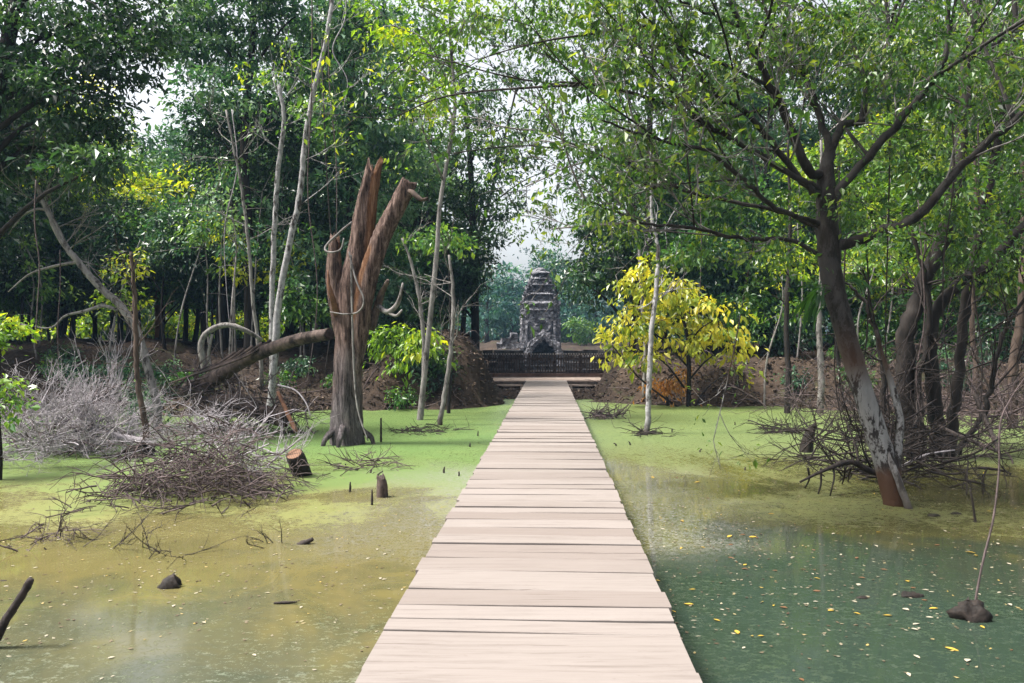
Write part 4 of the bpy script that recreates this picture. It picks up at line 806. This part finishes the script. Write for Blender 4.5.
# ------------------------------------------------------------------ brush, stumps, debris
def brush(name, label, px0, px1, py, Y, n, L, r, bark, h=.6, depth=2, up=.1, dirbias=(0, 0, .2), group=None, dy=1.0, flat=.5, curl=.3):
    b = MB(); a0, a1 = P(px0, py, Y)[0], P(px1, py, Y)[0]
    for q in range(n):
        u_ = rng.beta(2, 2); p = np.array([a0 + (a1 - a0) * u_, Y + rng.normal(0, dy * .5), 0]); p[2] = max(0, float(ground(p[0], p[1]))) + abs(rng.normal(0, h * .5)) * (1 - abs(2 * u_ - 1)**2)
        ramify(b, p, rng.normal(0, 1, 3) * np.array([1, .8, flat]) + np.array(dirbias), L * rng.uniform(.6, 1.3), r * rng.uniform(.6, 1.3), depth, .55, up, curl=curl)
    return tag(b.build(name, BARK[bark]), label, 'brush', group)
brush('brush_pile', 'tangled tapering heap of brown sticks in the water left of the log stub', 100, 292, 500, 11.2, 520, .42, .010, 'twigbrown', .8, 1, -.25, dy=1.1, curl=.2, flat=.35)
brush('brush_pile', 'bleached grey twigs lying over the top of the stick heap', 160, 290, 470, 13.0, 60, .7, .012, 'twiggrey', .9, 2, .05)
brush('bleached_brush', 'wide mass of bleached lilac-grey twigs along the left shore', -10, 140, 455, 15.6, 190, .78, .012, 'twiggrey', .8, 3, .06, dy=2.0)
brush('brush_pile', 'dark brown brush under the bleached twigs at the left shore', 20, 140, 465, 16, 70, .9, .016, 'twigbrown', .5, 2, -.05, dy=1.5)
b = MB(); b.tube(spl(path([(146, 442, 15.6), (120, 437, 15.6), (95, 430, 15.6), (60, 424, 15.7), (20, 425, 15.8)], 15.6), 22), [.075, .06, .04, .015], 8, wob=.05)
for q in range(26):
    u_ = rng.uniform(.15, 1); p = P(146 - 126 * u_, 442 - 18 * min(1, u_ * 1.4), 15.6); ramify(b, p, rng.normal(0, .7, 3) + np.array([-.5, 0, .8]), rng.uniform(.4, .8), .016, 2, .5, .2)
tag(b.build('fallen_branch', BARK['twiggrey']), 'bleached fallen branch with upright twigs reaching left from the bare pole', 'branch')
b = MB()
for q in range(4): ramify(b, P(108, 415, 18.5) + rng.normal(0, .06, 3), np.array([rng.normal(0, .35), rng.normal(0, .3), 1]), 1.2, .03, 3, .4, .25)
tag(b.build('dead_shrub', BARK['twiggrey']), 'upright bleached dead shrub with forked twigs before the shaded slope', 'dead shrub')
b = MB()
for q in range(46):
    p = P(151 + rng.normal(0, 3), rng.uniform(440, 462), 15.2); qd = np.array([p[0] + rng.normal(-.35, .3), p[1] + rng.normal(-.5, .3), .02]); b.tube(spl([p, (p + qd) / 2 + rng.normal(0, .05, 3), qd], 5), [.018, .01], 4)
tag(b.build('root_mass', BARK['twigdark']), 'dark skirt of roots spreading at the foot of the bare pole', 'roots')
brush('brush_pile', 'low brown brush at the foot of the slanting log', 190, 320, 430, 18.6, 80, .8, .017, 'twigbrown', .7, 2, 0)
brush('debris_strip', 'low strip of twigs on duckweed under the slim pale trees', 385, 465, 431, 19.2, 46, .5, .013, 'twigdark', .12, 1, -.2, dirbias=(0, 0, -.1), flat=.15)
brush('debris_strip', 'low strip of twigs at the edge of the duckweed behind the short stump', 330, 400, 470, 13.6, 34, .4, .010, 'twigbrown', .10, 1, -.1, flat=.2)
brush('twig_heap', 'small brown twig heap on the duckweed right of the walkway end', 582, 625, 420, 22.5, 46, .5, .016, 'twigbrown', .25, 1, -.15, flat=.25, dy=.5)
brush('twig_heap', 'small scatter of twigs at the foot of the white trunk', 628, 660, 434, 18.6, 30, .4, .012, 'twigdark', .08, 1, -.2, flat=.15, dy=.4)
brush('twig_heap', 'flat twig scatter on duckweed between the white trunk and big tree', 762, 800, 432, 19.0, 34, .55, .014, 'twigdark', .12, 1, -.2, flat=.15, dy=.5)
brush('brush_pile', 'dark tangle of brush at the base of the big right tree', 805, 960, 460, 13.0, 130, .9, .016, 'twigdark', .9, 2, 0, dy=1.8)
brush('brush_pile', 'reddish-brown dry brush behind the crooked stems at right', 880, 1010, 430, 16.5, 85, 1.1, .016, 'twigbrown', 1.2, 2, .05, dy=1.8)
brush('bare_shrub', 'bare brown twigs along the bank behind the hanging fern', 770, 880, 400, 22.5, 34, 1.0, .014, 'twigbrown', 1.2, 2, .1, dy=1.6)
brush('bare_shrub', 'tangle of grey bare twigs at the far right bank', 950, 1060, 405, 20, 60, 1.2, .016, 'twigbrown', 1.6, 2, .1, dy=1.6)
for q in range(22):
    g_ = G(rng.uniform(70, 190), rng.uniform(528, 560)); b = MB(); ramify(b, g_, rng.normal(0, 1, 3) * np.array([1, .8, .5]) + np.array([0, 0, .15]), rng.uniform(.18, .36), .006, 1, .55, .1)
    tag(b.build('dead_twig', BARK['twigdark']), 'small dark twig poking from the olive water at lower left', 'twig', 'twigs in the lower left water')
brush('debris_twigs', 'branched grey twig cluster on the water at the left edge', 8, 78, 545, 8.7, 22, .38, .009, 'twigbrown', .07, 2, 0, flat=.3, dirbias=(.2, 0, .1), dy=.5)
for q in range(5):
    g_ = G(rng.uniform(258, 284), rng.uniform(542, 549)); b = MB(); ramify(b, g_, rng.normal(0, .6, 3) + np.array([0, 0, .8]), rng.uniform(.15, .26), .006, 1, .5, .2)
    tag(b.build('dead_twig', BARK['twigdark']), 'little upright twig sticking from the water near the floating black stick', 'twig', 'twigs near the floating black stick')
def stick(name, label, pts, r, bark, cat='stick', Y=10, group=None):
    b = MB(); b.tube(spl(path(pts, Y), 12), r, 7, wob=.08); return tag(b.build(name, BARK[bark]), label, cat, group)
a = G(-6, 648); stick('dead_branch', 'thick dark stick poking up from the water at the lower left edge', [(-12, 655, a[1]), (5, 622, a[1]), (22, 595, a[1]), (31, 579, a[1])], [.032, .03, .027, .024], 'twigdark')
stick('dead_branch', 'tiny dark stub at the left edge beside the thick stick', [(-4, 584, 7.2), (4, 582, 7.2), (9, 584, 7.2)], [.02, .02, .01], 'twigdark')
Yq = G(305, 544)[1]; stick('floating_stick', 'short black stick floating in olive water left of the walkway', [(298, 546, Yq), (305, 543, Yq), (313, 539, Yq)], [.03, .035, .02], 'twigdark')
Yq = G(285, 604)[1]; stick('floating_stick', 'thin dark stick lying flat on grey water nearest the walkway', [(274, 603, Yq), (285, 602.5, Yq), (297, 602, Yq)], [.008, .012, .006], 'twigdark')
stick('leaning_stick', 'grey stick leaning against the base of the big leaning trunk', [(910, 512, 10.3), (898, 480, 10.4), (885, 448, 10.55)], [.05, .045, .035], 'grey')
stick('dead_branch', 'long dark branch slanting into the water from the crooked stems', [(935, 425, 14.4), (965, 438, 13.6), (1000, 452, 13.0)], [.04, .035, .03], 'twigdark')
stick('dead_branch', 'second dark prop branch dipping into the water right of the stems', [(975, 395, 14.4), (988, 425, 13.8), (1000, 455, 13.0)], [.04, .035, .03], 'twigdark')
stick('dead_branch', 'pale twig arching sideways across the brush at right', [(902, 466, 12.6), (925, 455, 12.5), (955, 450, 12.4)], [.02, .018, .01], 'twiggrey')
Yq = G(975, 522)[1]; stick('thin_stake', 'thin dark stake standing upright in the water right of the big trunk', [(976, 528, Yq), (973, 505, Yq), (970, 489, Yq)], [.016, .013, .01], 'twigdark')
Yq = G(368, 442)[1]; stick('thin_stake', 'small dark stake in duckweed just right of the dead trunk', [(381, 442, Yq), (381, 430, Yq), (381, 418, Yq)], [.025, .022, .018], 'twigdark')
stick('dead_branch', 'broken dark prop leaning at the foot of the slanting log', [(296, 432, 17.5), (286, 410, 17.8), (278, 392, 18.0)], [.05, .05, .035], 'redstem')
stick('dead_branch', 'long pale twig arching down right of the slanting log', [(278, 385, 18), (295, 390, 17.6), (306, 403, 17.4), (311, 418, 17.3)], [.02, .016, .01], 'twiggrey')
# root arch driftwood at the right
b = MB(); b.tube(spl(path([(884, 474, 11.6), (868, 470, 11.5), (850, 462, 11.4), (825, 470, 11.2), (800, 482, 11.0)], 11.4), 20), [.05, .045, .03, .015], 7, wob=.08)
for px, py in ((818, 490), (830, 492), (842, 480), (805, 484), (848, 478)): p = P(px + 3, 468, 11.3); g = G(px, py + 4); b.tube(spl([p, (p + g) / 2 + rng.normal(0, .03, 3), g], 6), [.018, .01], 5)
tag(b.build('driftwood', BARK['twigdark']), 'arched dark driftwood branch with legs in the water left of the big trunk', 'driftwood')
# cut log stub
g = G(300, 476); e = empty('log_stub', g, 'short sawn log stub with orange cut face standing in the pond', 'log')
b = MB(); ax = unit(np.array([-.16, -.50, .80])); f1 = np.array([g[0] - .06, g[1] - .12, .36]); b.tube([f1 - ax * .62, f1 - ax * .3, f1 - ax * .1, f1], [.14, .145, .14, .13], 18, wob=.03); b.build('bark_log', BARK['dark'], e)
m_cut, t = newmat('sawn_end'); wv = N(t, 'ShaderNodeTexWave', Vector=OBJ(t), Scale=11.0, Distortion=2.0); finish(t, MIX(t, wv.outputs[1], (.11, .06, .04), (.22, .125, .08)), .85)
b = MB(); b.tube([f1 - ax * .01, f1 + ax * .008], [.122, .118], 18); b.build('cut_face', m_cut, e, False)
# stump and rock
g = G(382, 497); e2 = rough_trunk([g + np.array([0, 0, -.15]), g + np.array([0, 0, .15]), g + np.array([-.02, 0, .29])], [.085, .075, .05], k=14, n=14, jag=.05, amp=.12).build('stump', BARK['log']); tag(e2, 'short weathered post stump in the water between dead trunk and walkway', 'stump')
def blob(name, label, cat, c, r, bark, seed=0):
    b = MB(); n, k = 12, 18; th = np.linspace(.05, math.pi - .05, n); an = np.linspace(0, 6.283, k, endpoint=False); T_, A_ = np.meshgrid(th, an, indexing='ij')
    rr = 1 + .16 * np.sin(3 * A_ + 2 * T_ + seed) + .13 * np.sin(5 * A_ - 3 * T_ + seed * 2) + rng.normal(0, .09, T_.shape)
    v = np.stack([np.sin(T_) * np.cos(A_) * r[0], np.sin(T_) * np.sin(A_) * r[1], np.cos(T_) * r[2]], -1) * rr[..., None] + np.asarray(c)
    i_, j_ = np.meshgrid(np.arange(n - 1), np.arange(k), indexing='ij'); j2 = (j_ + 1) % k
    b.add(v.reshape(-1, 3), [np.stack([i_ * k + j_, (i_ + 1) * k + j_, (i_ + 1) * k + j2, i_ * k + j2], -1).reshape(-1, 4), np.arange(k)[None], (np.arange(k) + (n - 1) * k)[::-1][None]]); return tag(b.build(name, BARK[bark]), label, cat)
g = G(172, 587); b = MB()
b = rough_trunk([g + np.array([-.13, 0, -.10]), g + np.array([-.02, 0, .0]), g + np.array([.05, .02, .05])], [.05, .085, .075], k=16, n=18, jag=.015, amp=.12); tag(b.build('half_sunk_log', BARK['black']), 'small pointed brown log end jutting from olive water at lower left', 'log')
g = G(970, 618); blob('root_clump', 'dark rounded root clump at the foot of the bare sapling, lower right', 'roots', g + np.array([0, 0, .02]), (.13, .10, .10), 'black', 2)
Yq = g[1]; e = empty('bare_sapling', g, 'thin bare sapling stem rising from the dark root clump at lower right', 'sapling')
b = MB(); b.tube(spl(path([(974, 612), (981, 570), (993, 520), (999, 470), (1000, 425), (1010, 400), (1030, 370)], Yq), 40), [.010, .009, .008, .007, .004], 6, wob=.12); b.build('stem', BARK['twigbrown'], e)
b = MB()
for q in range(5): ramify(b, P(rng.uniform(995, 1015), rng.uniform(390, 470), Yq), rng.normal(0, 1, 3) + np.array([0, 0, .4]), .25, .004, 1, .4)
b.build('twig', BARK['twigbrown'], e)
Yq = G(812, 452)[1]; e2 = rough_trunk(path([(806, 455), (808, 440), (813, 425)], Yq), [.14, .11, .07], k=12, n=14, jag=.1, amp=.12).build('stump', BARK['dark']); tag(e2, 'dark broken stub beside the brush left of the big trunk', 'stump')
for px, py, s_, lab in [(911, 596, .06, 'dark knobbly sunken branch showing in the teal water at right'), (862, 598, .03, 'small dark lump floating on the teal water right of the walkway'), (934, 516, .05, 'flat dark lump at the surface right of the big trunk'), (956, 514, .04, 'small rounded dark knob right of the big trunk')]:
    g = G(px, py); blob('sunken_wood', lab, 'driftwood', g, (s_ * 1.5, s_ * .9, s_ * .5), 'black', px)
# stubs scattered through the duckweed
for px, py, h in [(500, 402, .1), (505, 424, .1), (478, 436, .12), (470, 447, .08), (459, 476, .07), (444, 473, .1), (378, 478, .1), (672, 432, .08), (735, 425, .08), (700, 452, .06), (745, 470, .05), (616, 446, .06), (630, 445, .07), (350, 492, .14), (372, 505, .2)]:
    g = G(px, py); b = MB(); b.tube(spl([g + np.array([0, 0, -.05]), g + np.array([0, 0, h * .5]), g + np.array([rng.normal(0, .025), 0, h])], 5), [.02, .016, .01], 5, wob=.15)
    tag(b.build('twig_stub', BARK['twigdark']), 'tiny dark twig stub poking from the green pond surface', 'twig', 'twig stubs in the duckweed')
# hanging vines
for q, (px, Y, top, bot, r, bk) in enumerate([(312, 21, -10, 395, .018, 'twigbrown'), (322, 24, 40, 380, .022, 'twigdark'), (346, 25, -10, 110, .02, 'twiggrey'), (330, 26, -10, 330, .02, 'twigbrown'), (36, 17, 180, 350, .015, 'twigbrown'), (60, 18, 250, 400, .012, 'twigbrown'), (232, 26, 110, 340, .018, 'twiggrey'), (890, 11, 140, 420, .011, 'twigdark'), (952, 10.6, 110, 400, .010, 'twigdark'), (866, 11, 240, 430, .012, 'twigdark'), (978, 14, 120, 440, .016, 'twigdark'), (845, 12, 250, 450, .012, 'twigdark'), (700, 26, 130, 330, .016, 'twigbrown'), (918, 13, 200, 440, .012, 'twigbrown')]):
    pts = [P(px, top, Y)]
    for u_ in (.25, .5, .75, 1): pts.append(P(px + rng.normal(0, 5), top + (bot - top) * u_, Y))
    b = MB(); b.tube(spl(pts, 30), [r, r * .9, r * .6], 5, wob=.08)
    lab = 'thin vine hanging straight down from the forest canopy left of the walkway' if px < 500 else 'thin vine hanging straight down among the trees right of the walkway'
    tag(b.build('hanging_vine', BARK[bk]), lab, 'vine', 'hanging vines at left' if px < 500 else 'hanging vines at right')

# ------------------------------------------------------------------ leaf litter
def one_leaf(seed):
    n = 6; u_ = np.linspace(0, 1, n); wd = .26 * np.sin(np.linspace(.15, 3.05, n)); z = .05 * np.sin(u_ * 3.14) * rng.uniform(.3, 1.5); b = MB(); cv = rng.normal(0, .08) * u_**2
    v = np.vstack([np.stack([u_ - .5, wd + cv, z + .06 * rng.uniform(0, 1) * np.ones(n)], 1), np.stack([u_ - .5, cv, z], 1), np.stack([u_ - .5, -wd + cv, z + .06 * rng.uniform(0, 1) * np.ones(n)], 1)]); i_ = np.arange(n - 1)
    b.add(v, [np.vstack([np.stack([i_, i_ + 1, i_ + 1 + n, i_ + n], 1), np.stack([i_ + n, i_ + 1 + n, i_ + 1 + 2 * n, i_ + 2 * n], 1)])]); return b
def flatmat(name, c1, c2):
    m, t = newmat(name); n = NOISE(t, OBJ(t), 6, 4, .6); finish(t, MIX(t, n, c1, c2), .6, None, spec=.3); return m
LK = [('yellow fallen leaf floating on the dark teal water right of the walkway', 'yellow leaves floating right', flatmat('fallen_yellow', (.34, .20, .02), (.44, .30, .05)), 40),
      ('pale bleached fallen leaf floating on the water right of the walkway', 'pale leaves floating right', flatmat('fallen_pale', (.24, .21, .15), (.38, .34, .27)), 84),
      ('brown fallen leaf floating on the water right of the walkway', 'brown leaves floating right', flatmat('fallen_brown', (.07, .035, .02), (.18, .09, .04)), 40)]
for lab, grp, mat, cntn in LK:
    src = [one_leaf(q).build('fallen_leaf', mat) for q in range(4)]; made = 0
    while made < cntn:
        px = rng.uniform(620, 1024); py = 470 + 213 * rng.beta(1.1, 1.6)
        g = G(px, py)
        if g[0] < xb(g[1]) + .95: continue
        o = src[made] if made < 4 else src[int(rng.integers(0, 4))].copy()
        if made >= 4: COL.objects.link(o)
        s_ = rng.uniform(.03, .068) * (1.25 if 'yellow' in lab else 1); o.location = (g[0], g[1], .003 + .002 * rng.uniform()); o.scale = (s_, s_ * rng.uniform(.6, 1.2), s_); o.rotation_euler = (rng.normal(0, .06), rng.normal(0, .06), rng.uniform(0, 6.28)); tag(o, lab, 'leaf', grp); made += 1
src = [one_leaf(q).build('fallen_leaf', LK[1][2]) for q in range(3)]; made = 0
while made < 40:
    px = rng.uniform(0, 440); py = rng.uniform(500, 683); g = G(px, py)
    if g[0] > xb(g[1]) - .95: continue
    o = src[made] if made < 3 else src[int(rng.integers(0, 3))].copy()
    if made >= 3: COL.objects.link(o)
    s_ = rng.uniform(.025, .05); o.location = (g[0], g[1], .004); o.scale = (s_,) * 3; o.rotation_euler = (0, 0, rng.uniform(0, 6.28)); tag(o, 'pale fallen leaf floating on the olive water left of the walkway', 'leaf', 'pale leaves floating left'); made += 1
# tiny flecks and bank litter: nobody could count them
n = 7500; px = rng.uniform(-60, 1090, n); py = 425 + 258 * rng.beta(1.2, 2.2, n); Yq = EYE * FPX / (py - CY); x = (px - CX) / FPX * Yq
keep = (np.abs(x - xb(Yq)) > .86) & (Yq < 17); x, Yq = x[keep], Yq[keep]; side = rng.uniform(0, 1, len(x)) < np.where(x > 0, .8, .4); x, Yq = x[side], Yq[side]
b = MB(); c0 = np.stack([x, Yq, np.full(len(x), .004)], 1); n = len(c0); a = rng.uniform(0, 6.28, n); d = np.stack([np.cos(a), np.sin(a), np.zeros(n)], 1); sd = np.stack([-np.sin(a), np.cos(a), np.zeros(n)], 1); L_ = rng.uniform(.012, .045, n)[:, None]
v = np.stack([c0, c0 + d * L_ * .5 + sd * L_ * .3, c0 + d * L_ + np.array([0, 0, .004]), c0 + d * L_ * .5 - sd * L_ * .3], 1); i_ = np.arange(n)[:, None] * 4
b.add(v.reshape(-1, 3), [i_ + np.array([[0, 1, 2, 3]])], np.repeat(rng.uniform(0, 1, n), 4))
m, t = newmat('leaf_fleck'); finish(t, RAMP(t, VAR(t), [(0, (.05, .03, .018)), (.4, (.14, .11, .07)), (.8, (.25, .23, .17)), (1, (.30, .21, .05))]), .7)
tag(b.build('floating_flecks', m, None, False), 'tiny leaf flecks strewn over the pond surface', 'leaf litter', kind='stuff')
n = 26000; x = rng.uniform(-17, 17, n); yq = shore(x) + rng.exponential(4.5, n) - .1; z = ground(x, yq) + .02
k_ = z > .03; b = MB(); c0 = np.stack([x, yq, z], 1)[k_]; b.leaves(c0, unit(rng.normal(0, 1, c0.shape) * np.array([1, 1, .1])), .13, .5, rng.uniform(0, 1, len(c0)), 0, .3)
m, t = newmat('dry_litter'); finish(t, RAMP(t, VAR(t), [(0, (.02, .013, .010)), (.5, (.05, .034, .025)), (.85, (.10, .07, .05)), (1, (.15, .115, .085))]), .85)
tag(b.build('leaf_litter', m, None, False), 'dry brown leaf litter covering the banks', 'leaf litter', kind='stuff')
b = MB()
for q in range(420):
    x = rng.uniform(-16, 16); yq = float(shore(x)) + rng.exponential(1.6); 
    if abs(x - xb(yq)) < 1.6: continue
    z = float(ground(x, yq)); d = rng.normal(0, 1, 3) * np.array([1, .5, .35]); L_ = rng.uniform(.4, 1.5); p0 = np.array([x, yq, z]); p1 = p0 + unit(d) * L_; p1[2] = max(p1[2], float(ground(p1[0], p1[1])))
    b.tube(spl([p0, (p0 + p1) / 2 + rng.normal(0, .12, 3), p1], 6), [rng.uniform(.01, .03), .006], 4)
tag(b.build('root_litter', BARK['twigbrown']), 'roots and fallen twigs strewn along the earth banks', 'twigs', kind='stuff')

# ------------------------------------------------------------------ air
b = MB(); b.box((0, 50, 10), (1240, 1320, 30))
hz = b.build('haze', None, None, False); tag(hz, 'thin bluish air between the trees', 'haze', kind='stuff')
m, t = newmat('haze'); pv = N(t, 'ShaderNodeVolumePrincipled', Color=(.40, .66, 1.0), Density=.00035); pv.inputs['Anisotropy'].default_value = 0.0
t.links.new(pv.outputs[0], t.nodes.new('ShaderNodeOutputMaterial').inputs['Volume']); hz.data.materials.append(m)
